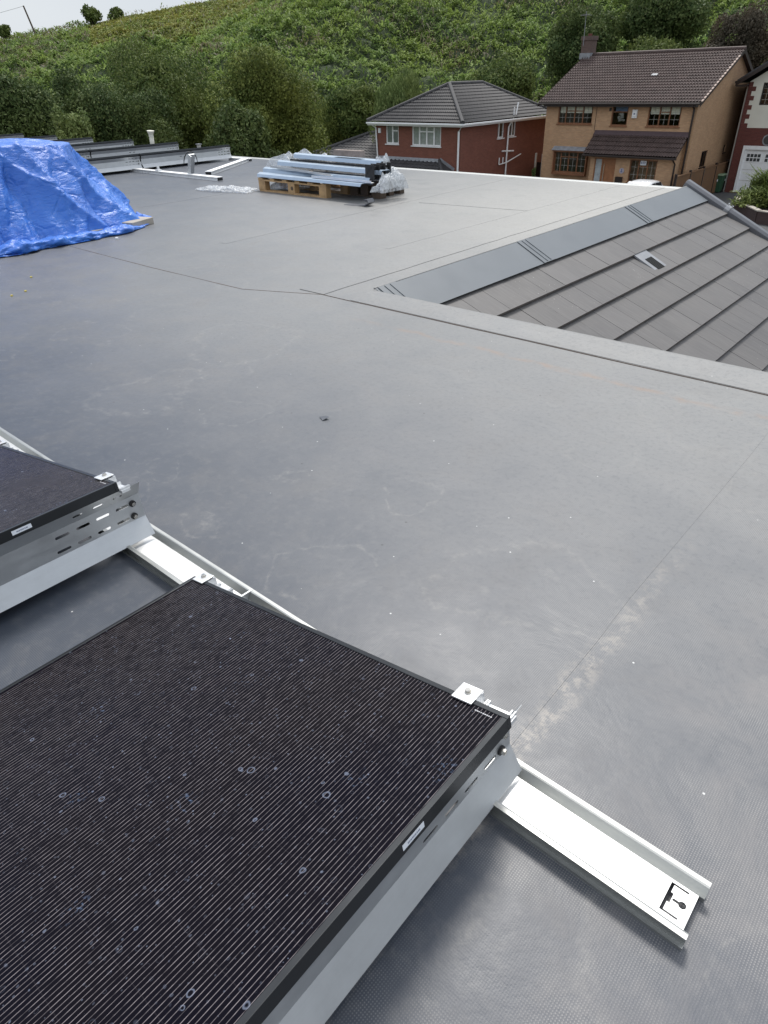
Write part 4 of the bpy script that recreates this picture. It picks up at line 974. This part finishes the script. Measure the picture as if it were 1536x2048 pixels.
EY = 42.82; EZ = -.02; L = math.hypot(RY-EY, RZ-EZ); V = Vector((0, (RY-EY)/L, (RZ-EZ)/L)); N = Vector((0, -V.z, V.y))
RX0, RX1 = -24.25, -14.42
roof = tile_roof(H, MT['ytile'], (RX0, EY, EZ), (1, 0, 0), V, N, RX1-RX0, L, .33, .165, .055, .045)
b = MB().prism([(EY+.02, EZ-.09), (RY, RZ-.09), (2*RY-EY, EZ-.09), (2*RY-EY, EZ), (RY, RZ-.005), (EY+.02, EZ-.005)], 'x', RX0+.01, RX1-.01); b.build('roof_back', MT['ytile'], H)
MB().tube([(RX0-.02, RY, RZ+.02), (RX1+.02, RY, RZ+.02)], .11, 8).build('ridge_tiles', MT['ytile'], roof)
for x in (RX1, RX0):
    b = MB(); b.prism([(EY-.05, EZ-.22), (RY, RZ-.20), (2*RY-EY+.05, EZ-.22), (2*RY-EY+.05, EZ), (RY, RZ+.01), (EY-.05, EZ)], 'x', x-.012, x+.012); b.build('bargeboard', MT['bdark'], H)
vgm = MB()
for k in range(16):
    v = .33*k+.03; p_ = Vector((RX1+.02, EY, EZ))+V*(v+.12)+N*.03; vgm.obox(p_, (1, 0, 0), V, N, .05, .12, .018)
vgm.build('verge_tiles', simple('pale_verge_mortar', (.38, .30, .26), .8, 0, .3, 8), roof)
MB().box(RX0, RX1, EY-.11, EY+.0, EZ-.12, EZ-.02).build('gutter', MT['bdark'], H, bevel=.02)
MB().box(x0-.02, x1+.02, EY, y0, EZ-.22, EZ-.10).build('soffit', MT['bdark'], H)
ch = MB().box(-24.45, -23.75, 48.05, 48.75, 1.6, 3.35).box(-24.50, -23.70, 48.0, 48.8, 3.2, 3.42); cho = ch.build('chimney', MT['cbrick'], roof)
b = MB().box(-24.47, -23.73, 47.95, 48.85, 2.2, 2.52); b.build('chimney_flashing', MT['lead'], cho)
b = MB().tube([(-24.1, 48.4, 3.42), (-24.1, 48.4, 3.55)], .13, 10); b.build('chimney_pot', MT['dbrick'], cho)
b = MB().tube([(-24.3, 48.0, 2.9), (-24.35, 48.0, 4.7)], .018, 6)
for k in range(6): b.tube([(-24.6+.0, 47.7+.12*k, 4.5), (-24.1, 47.7+.12*k, 4.5)], .008, 4)
b.tube([(-24.35, 47.6, 4.5), (-24.35, 48.4, 4.5)], .01, 4); b.build('aerial', MT['lead'], H)
p_ = Vector((-18.35, EY, EZ))+V*3.1+N*.05
MB().obox(p_, (1, 0, 0), V, N, .17, .11, .03).build('roof_vent', MT['lead'], roof)
window(H, 'y', y0, W1, MT['brownu'], (.22, .48, .72), {1: .68, 2: .68}, (2, 3), 'blind')
window(H, 'y', y0, W2, MT['brownu'], (), {0: .68}, None, None)
b = MB(); b.box(-19.42, -18.68, 43.42, 43.43, -.48, -.24); b.build('window_blind', simple('blue_blind', (.25, .35, .55), .8), H)
q = random.Random(9); b = MB()
for k in range(26):
    a = q.uniform(-.2, .2); z = q.uniform(-1.0, -.6); b.quad((-19.0+a, 43.30, z), (-19.0+a+.09, 43.32, z+.02), (-19.0+a+.08, 43.32, z+.09), (-19.0+a-.01, 43.30, z+.06))
b.build('flower', MT['post'], H)
window(H, 'y', y0, W3, MT['brownu'], (.35, .66), {1: .68}, (2, 3), 'blind')
wb = window(H, 'y', y0-.16, WB, MT['brownu'], (.2, .45, .72), {1: .75, 2: .75}, (2, 3), None, sill=False)
b = MB().box(-22.98, -20.62, 42.86, 43.2, -2.64, -2.56).box(-22.95, -20.66, 42.9, 43.198, -3.93, -3.80); b.box(-22.95, -22.89, 42.95, 43.198, -3.8, -2.64).box(-20.73, -20.67, 42.95, 43.198, -3.8, -2.64); b.build('bay_surround', MT['brownu'], wb)
b = MB().prism([(42.80, -2.56), (43.2, -2.36), (43.2, -2.56)], 'x', -23.05, -20.45); b.build('bay_roof', MT['lead'], H)
window(H, 'x', x1, SW1, MT['bdark'], (.5,), {}, None, None, sill=True)
window(H, 'x', x1, SW2, MT['bdark'], (), {}, None, None)
pipe(H, [(-14.80, 42.75, -.12), (-14.80, 43.10, -.35), (-14.80, 43.12, -4.0)], .055, MT['bdark'])
b = MB().box(-18.27, -17.98, 43.1, 43.199, -.80, -.38).box(-18.24, -18.0, 43.06, 43.1, -.72, -.46); o = b.build('alarm_box', MT['white'], H, bevel=.01)
MB().prism([(-18.12+.05*math.cos(a*math.pi/5), -.59+.05*math.sin(a*math.pi/5)) for a in range(10)], 'y', 43.055, 43.06).build('alarm_mark', MT['ink'], o)
MB().box(-19.72, -19.58, 43.17, 43.199, -.46, -.30).build('air_brick', MT['bdark'], H)
MB().box(-20.52, -20.50, 43.185, 43.199, -1.5, -.12).build('movement_joint', MT['bdark'], H)
# porch with door
PX0, PX1, PY = -20.02, -15.02, 42.2
DO = (-19.75, -18.42, -5, -2.80); WP = (-17.55, -15.95, -3.98, -2.80)
mb = MB(); wall(mb, 'y', PY, PX0, PX1, -5, -2.68, [DO, WP]); mb.quad((PX1, PY, -5), (PX1, y0, -5), (PX1, y0, -1.6), (PX1, PY, -2.6)); mb.quad((PX0, PY, -5), (PX0, y0, -5), (PX0, y0, -1.6), (PX0, PY, -2.6))
mb.build('porch_wall', MT['ybrick'], H, recalc=False)
A = Vector((-20.42, 41.88, -2.60)); L2 = math.hypot(1.3, 1.02); V2 = Vector((0, 1.3/L2, 1.02/L2)); N2 = Vector((0, -V2.z, V2.y))
pr_ = tile_roof(H, MT['ytile'], A, (1, 0, 0), V2, N2, 5.58, L2, .33, .165, .055, .045, name='porch_roof')
MB().prism([(41.9, -2.68), (41.9, -2.61), (43.19, -1.59), (43.19, -1.72)], 'x', -20.41, -14.85).build('porch_soffit', MT['bdark'], pr_)
MB().box(-20.44, -14.80, 41.78, 41.88, -2.72, -2.62).build('porch_gutter', MT['bdark'], pr_, bevel=.02)
MB().prism([(43.02, -1.72), (43.199, -1.46), (43.199, -1.72)], 'x', -20.46, -14.80).prism([(42.98, -1.66), (43.199, -1.44), (43.199, -1.52), (43.0, -1.72)], 'x', -20.44, -14.82).build('porch_flashing', simple('plum_flashing', (.07, .045, .05), .5), pr_)
pipe(H, [(-15.0, 41.85, -2.7), (-14.93, 42.12, -2.95), (-14.93, 42.14, -5)], .05, MT['bdark'])
window(H, 'y', PY, WP, MT['brownu'], (.33, .66), {1: .70}, (2, 3), None)
b = MB().box(-16.95, -16.60, 42.235, 42.238, -3.08, -2.85); o = b.build('window_notice', MT['paper'], H)
k = MB()
for a in range(3): k.box(-16.92+.10*a, -16.85+.10*a, 42.233, 42.2345, -3.03, -2.90)
k.build('notice_print', simple('faint_print', (.35, .38, .5), .7), o)
d = MB().box(-19.75, -18.42, 42.26, 42.32, -5, -2.80).box(-19.75, -19.69, 42.23, 42.26, -5, -2.8).box(-18.48, -18.42, 42.23, 42.26, -5, -2.8).box(-19.69, -18.48, 42.23, 42.26, -2.86, -2.8).box(-19.30, -19.24, 42.23, 42.26, -5, -2.86).build('door', MT['door'], H)
MB().box(-19.68, -19.31, 42.245, 42.255, -5, -2.87).build('side_light', simple('frosted_glass', (.34, .37, .38), .3), d)
MB().box(-19.13, -19.10, 42.19, 42.22, -4.4, -3.1).build('handle', MT['clip'], d)
MB().prism([(-17.98+.15*math.cos(a*math.pi/8), -3.42+.15*math.sin(a*math.pi/8)) for a in range(16)], 'y', 42.17, 42.199).build('plaque', simple('grey_plaque', (.38, .34, .38), .7), H)
MB().box(-18.01, -17.95, 42.165, 42.17, -3.40, -3.32).prism([(-18.05, -3.50), (-17.91, -3.50), (-17.96, -3.40), (-18.0, -3.40)], 'y', 42.165, 42.17).build('plaque_emblem', MT['rust'], H)
MB().box(-18.28, -17.86, 42.10, 42.199, -4.05, -3.74).build('letter_box', MT['bdark'], H)

# red brick hipped house
H = thing('hipped_house', (-30, 43, -5), 'red brick house with charcoal hipped roof and white windows', 'house')
x0, x1, y0, y1, zt = -33.45, -26.62, 38.0, 48.6, -1.0
A1 = (-32.60, -31.52, -2.16, -1.06); A2 = (-30.42, -28.12, -2.20, -1.08); B1 = (42.1, 42.85, -1.98, -1.05); B2 = (43.55, 44.3, -1.98, -1.05)
mb = MB(); wall(mb, 'y', y0, x0, x1, -5, zt, [A1, A2]); wall(mb, 'x', x1, y0, y1, -5, zt, [B1, B2]); mb.quad((x0, y0, -5), (x0, y1, -5), (x0, y1, zt), (x0, y0, zt)).quad((x0, y1, -5), (x1, y1, -5), (x1, y1, zt), (x0, y1, zt))
mb.build('wall', MT['rbrick'], H, recalc=False)
ex0, ex1, ey0, ey1, ez = x0-.42, x1+.38, y0-.40, y1+.4, -.90
cxh = (ex0+ex1)/2; hw = (ex1-ex0)/2; rise = 1.92; apY = ey0+hw; rbY = ey1-hw
def plane_roof(O, U, run, width, ufun, nm):
    O = Vector(O); U = Vector(U); inn = Vector((-U.y, U.x, 0)); Lh = math.hypot(run, rise); V = (inn*run+Vector((0, 0, rise)))/Lh; N = U.cross(V).normalized()
    return tile_roof(H, MT['gtile'], O, U, V, N, width, Lh, .36, .165, .045, .048, ufun, nm), Lh
Wd = ex1-ex0; Ly = ey1-ey0; Lh = math.hypot(hw, rise)
rf, _ = plane_roof((ex0, ey0, ez), (1, 0, 0), hw, Wd, lambda v: (v/Lh*hw, Wd-v/Lh*hw), 'roof_front')
rs_, _ = plane_roof((ex1, ey0, ez), (0, 1, 0), hw, Ly, lambda v: (v/Lh*hw, Ly-v/Lh*hw), 'roof_side')
plane_roof((ex0, ey1, ez), (0, -1, 0), hw, Ly, lambda v: (v/Lh*hw, Ly-v/Lh*hw), 'roof_side')
plane_roof((ex1, ey1, ez), (-1, 0, 0), hw, Wd, lambda v: (v/Lh*hw, Wd-v/Lh*hw), 'roof_back')
rz = ez+rise+.05
for a, b_ in (((ex0, ey0, ez+.05), (cxh, apY, rz)), ((ex1, ey0, ez+.05), (cxh, apY, rz)), ((ex1, ey1, ez+.05), (cxh, rbY, rz)), ((ex0, ey1, ez+.05), (cxh, rbY, rz)), ((cxh, apY, rz), (cxh, rbY, rz))):
    MB().tube([a, b_], .12, 8).build('hip_tiles', MT['gtile'], H)
b = MB().box(ex0-.02, ex1+.02, ey0-.11, ey0, ez-.12, ez-.02).box(ex1, ex1+.11, ey0-.11, ey1, ez-.12, ez-.02); b.build('gutter', MT['white'], H, bevel=.02)
MB().box(ex0, ex1, ey0, y0, ez-.14, ez-.08).box(x1, ex1-.001, y0, ey1, ez-.14, ez-.08).build('soffit', MT['white'], H)
MB().box(ex0, ex1, ey0+.002, ey0+.03, ez-.20, ez-.14).box(ex1-.03, ex1-.002, ey0+.03, ey1, ez-.20, ez-.14).build('fascia', MT['white'], H)
window(H, 'y', y0, A1, MT['white'], (.5,), {1: .68}, None, 'net', fw=.08)
window(H, 'y', y0, A2, MT['white'], (.25, .5, .75), {1: .70, 2: .70}, None, 'net', fw=.08)
window(H, 'x', x1, B1, MT['white'], (.3,), {}, None, None, fw=.08); window(H, 'x', x1, B2, MT['white'], (.5,), {}, None, None, fw=.08)
pipe(H, [(-33.6, 37.58, -1.0), (-33.4, 37.92, -1.25), (-33.3, 37.93, -3.1)], .05, MT['white'])
pipe(H, [(ex1+.02, 37.55, -1.0), (-26.70, 37.88, -1.35), (-26.70, 37.88, -5)], .06, MT['white'])
b = MB().tube([(-26.5, 43.75, -.30), (-26.5, 43.75, -.85), (-26.5, 43.2, -1.4), (-26.52, 43.2, -5)], .055, 8).tube([(-26.5, 44.2, .25-.3), (-26.5, 44.0, -.8)], .05, 8)
b.tube([(-26.5, 42.6, -2.74), (-26.5, 44.0, -2.82)], .05, 8).tube([(-26.5, 43.2, -3.45), (-26.5, 45.0, -3.08)], .035, 8).tube([(-26.5, 42.3, -3.5), (-26.5, 43.2, -3.45)], .035, 8).tube([(-26.5, 42.3, -3.5), (-26.5, 42.3, -3.1)], .035, 8).tube([(-26.5, 42.75, -3.48), (-26.5, 42.75, -3.1)], .035, 8)
b.build('waste_pipe', MT['white'], H)
MB().box(-33.22, -33.02, 37.93, 37.999, -1.55, -1.28).build('alarm_box', MT['white'], H)
# front canopy roof
A = Vector((-33.45, 36.85, -3.52)); Lc = math.hypot(1.15, .48); Vc = Vector((0, 1.15/Lc, .48/Lc)); Nc = Vector((0, -Vc.z, Vc.y))
cr_ = tile_roof(H, MT['gtile'], A, (1, 0, 0), Vc, Nc, 6.3, Lc, .36, .33, .05, .032, lambda v: (0, 6.3-v*.85), 'canopy_roof')
MB().tube([(-27.15, 36.85, -3.45), (-28.2, 38.0, -2.95)], .10, 8).build('canopy_hip', MT['gtile'], cr_)
MB().quad((-27.15, 36.85, -3.50), (-27.15, 38, -3.50), (-28.2, 38, -3.0)).build('canopy_end', MT['gtile'], cr_)
b = MB().prism([(37.86, -3.09), (37.997, -2.88), (37.997, -3.1)], 'x', -33.45, -28.2).obox((-27.6, 37.99, -3.16), (.90, 0, -.43), (0, 1, 0), (.43, 0, .90), .62, .006, .09); b.build('lead_flashing', MT['lead'], H)
MB().box(-33.5, -27.0, 36.76, 36.86, -3.62, -3.53).box(-27.12, -27.02, 36.86, 38, -3.62, -3.53).build('canopy_gutter', MT['white'], H)
# lower garage roof to the left
gz0, gz1 = -4.0, -1.86; L3 = math.hypot(5.2, gz1-gz0); V3 = Vector((0, 5.2/L3, (gz1-gz0)/L3)); N3 = Vector((0, -V3.z, V3.y))
gr = tile_roof(H, MT['gtile'], (-42.3, 35.9, gz0), (1, 0, 0), V3, N3, 8.8, L3, .36, .33, .05, .032, lambda v: (v/L3*5.6, 8.8), 'garage_roof')
MB().tube([(-42.3, 35.9, gz0+.06), (-36.7, 41.1, gz1+.06), (-33.4, 41.1, gz1+.06)], .12, 8).build('garage_hip', MT['gtile'], gr)
MB().box(-41.8, -33.47, 36.2, 41.5, -5, gz0).build('garage_wall', MT['rbrick'], H)
MB().quad((-42.3, 35.9, gz0), (-36.7, 41.1, gz1), (-42.3, 46, gz0)).build('garage_end', MT['gtile'], gr)

# cream and red house with garage
H = thing('rendered_house', (-9.5, 53, -5), 'house of cream render over dark red brick with a white garage door', 'house')
x0, x1, y0, y1 = -13.8, -5.4, 48.5, 58.0; zt = .80
WU = (-13.03, -11.6, -.35, .75); GD = (-13.24, -9.8, -4.95, -2.50); 
mb = MB(); wall(mb, 'y', y0, x0, x1, -5, -1.50, [GD]); mb.quad((x0, y0, -5), (x0, y1, -5), (x0, y1, zt), (x0, y0, zt)).quad((x1, y0, -5), (x1, y1, -5), (x1, y1, zt), (x1, y0, zt)).quad((x0, y1, -5), (x1, y1, -5), (x1, y1, zt), (x0, y1, zt))
mb.build('wall', MT['dbrick'], H, recalc=False)
mb = MB(); wall(mb, 'y', y0+.002, x0, x1, -1.50, zt, [WU]); mb.quad((x0, y0+.002, zt), (x1, y0+.002, zt), ((x0+x1)/2, y0+.002, zt+(x1-x0)/2*.62)); mb.build('render', MT['offw'], H, recalc=False)
q_ = MB()
for k in range(10):
    z = -1.50+.23*k; w2 = .42 if k % 2 == 0 else .22; q_.box(x0-.003, x0+w2, y0-.012, y0+.001, z, z+.228)
q_.build('quoin', MT['dbrick'], H)
xm = (x0+x1)/2; ry0 = y0-.55
def gable(xa, xb, ya, yb, za, pitch):
    b = MB(); xm = (xa+xb)/2; zr = za+(xb-xa)/2*pitch
    b.prism([(xa, za), (xm, zr), (xb, za), (xb, za-.14), (xm, zr-.14), (xa, za-.14)], 'y', ya, yb); return b
ro = gable(x0-.55, x1+.55, ry0, y1+.3, .92, .62).build('roof', MT['gtile'], H)
MB().prism([(x0-.60, .80), (xm, .92+(x1-x0+1.1)/2*.62-.12), (x1+.6, .80), (x1+.6, .60), (xm, .92+(x1-x0+1.1)/2*.62-.36), (x0-.60, .60)], 'y', ry0-.03, ry0-.002).build('bargeboard', MT['bdark'], H)
MB().box(x0-.55, x0, ry0, y1, .58, .66).build('soffit', MT['bdark'], H); MB().box(x0-.66, x0-.56, ry0, y1, .74, .86).build('gutter', MT['bdark'], H)
window(H, 'y', y0+.002, WU, MT['bdark'], (.5,), {}, (3, 4), None, sill=False)
b = MB(); P = mapP('y', y0)
gd = MB().box(-13.24, -9.8, 48.56, 48.62, -4.95, -2.5).box(-13.30, -13.16, 48.44, 48.56, -4.95, -2.42).box(-13.16, -9.7, 48.44, 48.56, -2.62, -2.42).build('garage_door', MT['white'], H)

for a in (-13.02, -11.98, -10.94):
    gw = MB(); pn = MB().box(a-.05, a+.87, 48.545, 48.558, -3.30, -2.78).build('window_panel', MT['white'], gd)
    for i in range(4):
        for j in range(2): gw.box(a+.02+.2*i, a+.18+.2*i, 48.536, 48.544, -3.24+.22*j, -3.07+.22*j)
    gw.build('pane', MT['carg'], pn)

for z in (-3.7, -4.3): MB().box(-13.1, -9.9, 48.548, 48.559, z, z+.02).build('panel_groove', MT['post'], gd)
b = MB().tube([(-12.05, 48.47, -2.1), (-12.05, 48.53, -2.1)], .30, 20).build('round_window', MT['lead'], H)
MB().tube([(-12.05, 48.455, -2.1), (-12.05, 48.469, -2.1)], .23, 20).build('pane', MT['carg'], b)
pipe(H, [(-13.88, 48.6, .7), (-13.88, 48.6, -5)], .04, MT['post'])
b = MB().box(-13.98, -13.81, 48.9, 49.1, -2.35, -2.25).box(-13.95, -13.81, 49.3, 49.5, -3.3, -3.05); b.build('wall_lamp', MT['post'], H)

# ------------------------------------------------------------------ in front of the houses
tag(MB().box(-26, -5, 33, 48.45, -5.025, -4.996).build('driveway', MT['asphalt']), kind='structure')
# car, nose towards the flat roof
t = thing('parked_car', (-15.75, 39.6, -5), 'white hatchback parked nose out before the buff house', 'car')
prof = [(37.75, -4.75), (37.7, -4.35), (38.0, -4.15), (38.85, -4.02), (39.55, -3.62), (40.1, -3.55), (41.0, -3.60), (41.45, -3.85), (41.6, -4.2), (41.55, -4.75)]
body = MB(); n = len(prof); secs = [(-.80, .0), (-.82, 1.), (-.72, 1.), (-.40, 1), (.40, 1), (.72, 1.), (.82, 1.), (.80, 0)]
cxx = -15.75
for k, dx in enumerate((-.82, -.76, -.45, 0, .45, .76, .82)):
    for (y, z) in prof:
        zz = z; d2 = dx
        if z > -4.05: d2 = dx*.80; zz = z - (.05 if abs(dx) > .7 else 0) - (.05 if abs(dx) > .8 else 0)
        else: zz = z - (.05 if abs(dx) > .8 and z > -4.5 else 0)
        body.v.append((cxx+d2, y, zz))
for k in range(6):
    for i in range(n-1): a = k*n+i; body.f.append((a, a+1, a+n+1, a+n))
body.f.append(tuple(range(n))); body.f.append(tuple(range(7*n-1, 6*n-1, -1)))
bo = body.build('body', MT['carp'], t, smooth=True); s_ = bo.modifiers.new('s', 'SUBSURF'); s_.levels = 2; s_.render_levels = 2
for p_ in bo.data.polygons: p_.use_smooth = True
MB().quad((cxx-.68, 38.93, -3.965), (cxx+.68, 38.93, -3.965), (cxx+.58, 39.55, -3.60), (cxx-.58, 39.55, -3.60)).build('windscreen', MT['cargw'], t)
for sgn in (-1, 1):
    xx = cxx+sgn*.735
    MB().quad((xx+sgn*.01, 39.25, -4.0), (xx+sgn*.01, 40.15, -4.0), (xx-sgn*.055, 40.1, -3.68), (xx-sgn*.06, 39.75, -3.68)).quad((xx+sgn*.01, 40.22, -4.0), (xx+sgn*.01, 41.1, -4.0), (xx-sgn*.06, 40.9, -3.70), (xx-sgn*.055, 40.17, -3.68)).build('side_window', MT['carg'], t)
    MB().box(cxx+sgn*.80, cxx+sgn*.96, 39.15, 39.27, -4.06, -3.93).build('wing_mirror', MT['carp'], t, bevel=.02)
    MB().box(cxx+sgn*.52-.12, cxx+sgn*.52+.12, 37.72, 37.9, -4.38, -4.22).build('headlight', MT['clip'], t, bevel=.03)
    for y in (38.4, 40.8):
        wh = MB().tube([(cxx+sgn*.66, y, -4.71), (cxx+sgn*.83, y, -4.71)], .29, 20).build('wheel', MT['dark'], t); MB().tube([(cxx+sgn*.831, y, -4.71), (cxx+sgn*.84, y, -4.71)], .18, 14).build('rim', MT['clip'], wh)
MB().tube([(cxx-.5, 38.95, -3.95), (cxx+.05, 38.98, -3.93)], .012, 4).tube([(cxx+.1, 38.93, -3.95), (cxx+.55, 38.98, -3.94)], .012, 4).build('wiper', MT['dark'], t)
# wheelie bins
def bin_(x, y, m, ml, label, s=1.0):
    t = thing('wheelie_bin', (x, y, -5), label, 'bin')
    b = MB(); z0, z1 = -5+.06*s, -5+.98*s; a, c = .23*s, .29*s
    for z, r in ((z0, a), (z1, c)): b.v += [(x-r, y-r, z), (x+r, y-r, z), (x+r, y+r*1.15, z), (x-r, y+r*1.15, z)]
    b.f = [(0, 3, 2, 1), (4, 5, 6, 7)] + [(k, (k+1) % 4, 4+(k+1) % 4, 4+k) for k in range(4)]; b.build('body', MT[m], t, bevel=.03)
    MB().prism([(y-.34*s, z1), (y-.34*s, z1+.05), (y-.1, z1+.10), (y+.38*s, z1+.06), (y+.38*s, z1)], 'x', x-.31*s, x+.31*s).build('lid', MT[ml], t, bevel=.015)
    MB().tube([(x-.24*s, y+.42*s, z1+.01), (x+.24*s, y+.42*s, z1+.01)], .018, 8).build('handle', MT['dark'], t)
    for sg in (-1, 1): MB().tube([(x+sg*.20*s, y+.26*s, -4.9), (x+sg*.26*s, y+.26*s, -4.9)], .10, 12).build('wheel', MT['dark'], t)
    MB().box(x-.04, x+.04, y-.30*s, y-.285*s, z1-.32, z1-.20).build('number_sticker', MT['paper'], t)
    return t
bin_(-14.15, 48.0, 'bin', 'binlid', 'green wheelie bin with a faded lid between the two houses')
bin_(-13.95, 48.9, 'dark', 'binlid', 'darker bin standing behind the green wheelie bin', .95)
t = thing('recycling_box', (-14.5, 47.2, -5), 'teal plastic box beside the green wheelie bin', 'box')
MB().tube([(-14.45, 47.3, -5), (-14.45, 47.3, -4.4)], [.2, .25], 10).build('tub', MT['teal'], t); MB().tube([(-14.45, 47.3, -4.4), (-14.45, 47.3, -4.36)], .27, 10).build('lid', MT['bin'], t)
# fence along the buff house
t = thing('wooden_fence', (-14.2, 46, -5), 'brown boarded fence with dark posts beside the buff house', 'fence')
for k in range(5):
    y = 40.6+2.15*k; MB().box(-14.24, -14.16, y+.05, y+2.10, -4.95, -3.42).build('board_panel', MT['fence'], t); MB().box(-14.26, -14.14, y+.04, y+2.11, -3.42, -3.36).build('capping_rail', MT['fence'], t)
for k in range(6): y = 40.6+2.15*k; MB().box(-14.26, -14.14, y-.045, y+.045, -5, -3.25).build('post', MT['bdark'], t)
for k, y in enumerate((45.2, 45.8, 46.4)):
    x = -25.5+.18*k; o = MB().box(x, x+.10, y, y+.1, -5, -3.02-.1*k).build('gate_post', MT['post'], loc=(x, y, -5)); tag(o, ['tallest pale post in the gap between the red and buff houses', 'middle pale post in the gap between the red and buff houses', 'shortest pale post in the gap between the red and buff houses'][k], 'post', 'posts in the gap between houses')
o = MB().box(-26.5, -24.0, 47.0, 47.06, -5, -3.75).build('timber_gate', MT['bdark'], loc=(-25, 47, -5)); tag(o, 'dark timber gate closing the passage behind the pale posts', 'gate')
# topiary-like dark plant in front of the buff house corner
tree('potted_conifer', 'slim dark conifer at the left corner of the buff house', 'plant', -24.0, 42.6, .16, -3.45, -4.7, -5, 'dark', 900, .09, 40, lumps=14)
# raised bed
t = thing('raised_bed', (-9.5, 41, -5), 'raised planting bed edged with dark brick beside the drive', 'planter')
bed = [(-11.35, 43.8), (-11.15, 41.6), (-9.2, 38.8), (-5.5, 37.6), (-5.5, 43.9)]
for (a, b_) in zip(bed, bed[1:]+bed[:1]):
    d = Vector((b_[0]-a[0], b_[1]-a[1], 0)); L = d.length; d.normalize(); nn = Vector((-d.y, d.x, 0)); c = Vector(((a[0]+b_[0])/2, (a[1]+b_[1])/2, -4.72))
    MB().obox(c, d, nn, (0, 0, 1), L/2, .11, .28).build('brick_edge', MT['bedw'], t)
    MB().obox(c+Vector((0, 0, .305)), d, nn, (0, 0, 1), L/2+.05, .14, .024).build('coping_stone', MT['slab'], t)
s_ = MB(); s_.prism(bed, 'z', -5, -4.55); s_.build('soil', MT['soil'], t)
q = np.random.default_rng(44)
def inbed(n):
    out = []
    while len(out) < n:
        x, y = q.uniform(-11.2, -6), q.uniform(38.4, 43.7)
        if y > 41.6-(x+11.15)*1.4 and x > -11.15+(0 if y < 41.6 else 0): out.append((x, y, -4.55))
    return np.array(out)
for k, (xx, yy, nm, lb, mt_, ln, lay) in enumerate(((-9.7, 42.4, 'tall_grass', 'tall feathery pale grass in front of the white garage door', 'pale', (.7, 1.7), (1.1, 1.5)), (-9.6, 41.4, 'leafy_perennial', 'bright green leafy clump in the middle of the raised bed', 'pale', (.4, .9), (.6, 1.3)), (-10.0, 40.9, 'ground_cover_plant', 'low yellow green plant spilling at the front edge of the raised bed', 'pale', (.2, .45), (.3, 1.1)), (-8.2, 41.6, 'leafy_perennial', 'darker green bush at the right side of the raised bed', 'mid', (.5, 1.1), (.7, 1.4)))):
    n = 1500; r = np.array([.75, 1.0, .8, 1.2][k]); P = np.stack([xx+q.normal(size=n)*r*.5, yy+q.normal(size=n)*r*.45, np.full(n, -4.55)], 1); P[:, 2] += q.uniform(0, .45, n)*(1 if k != 2 else .3)
    tg = thing(nm, (xx, yy, -4.55), lb, 'plant'); scatter('foliage', leafm(mt_), P, q.uniform(*ln, n), q.uniform(.04, .10, n), 0, seed=50+k, lay=lay, parent=tg)
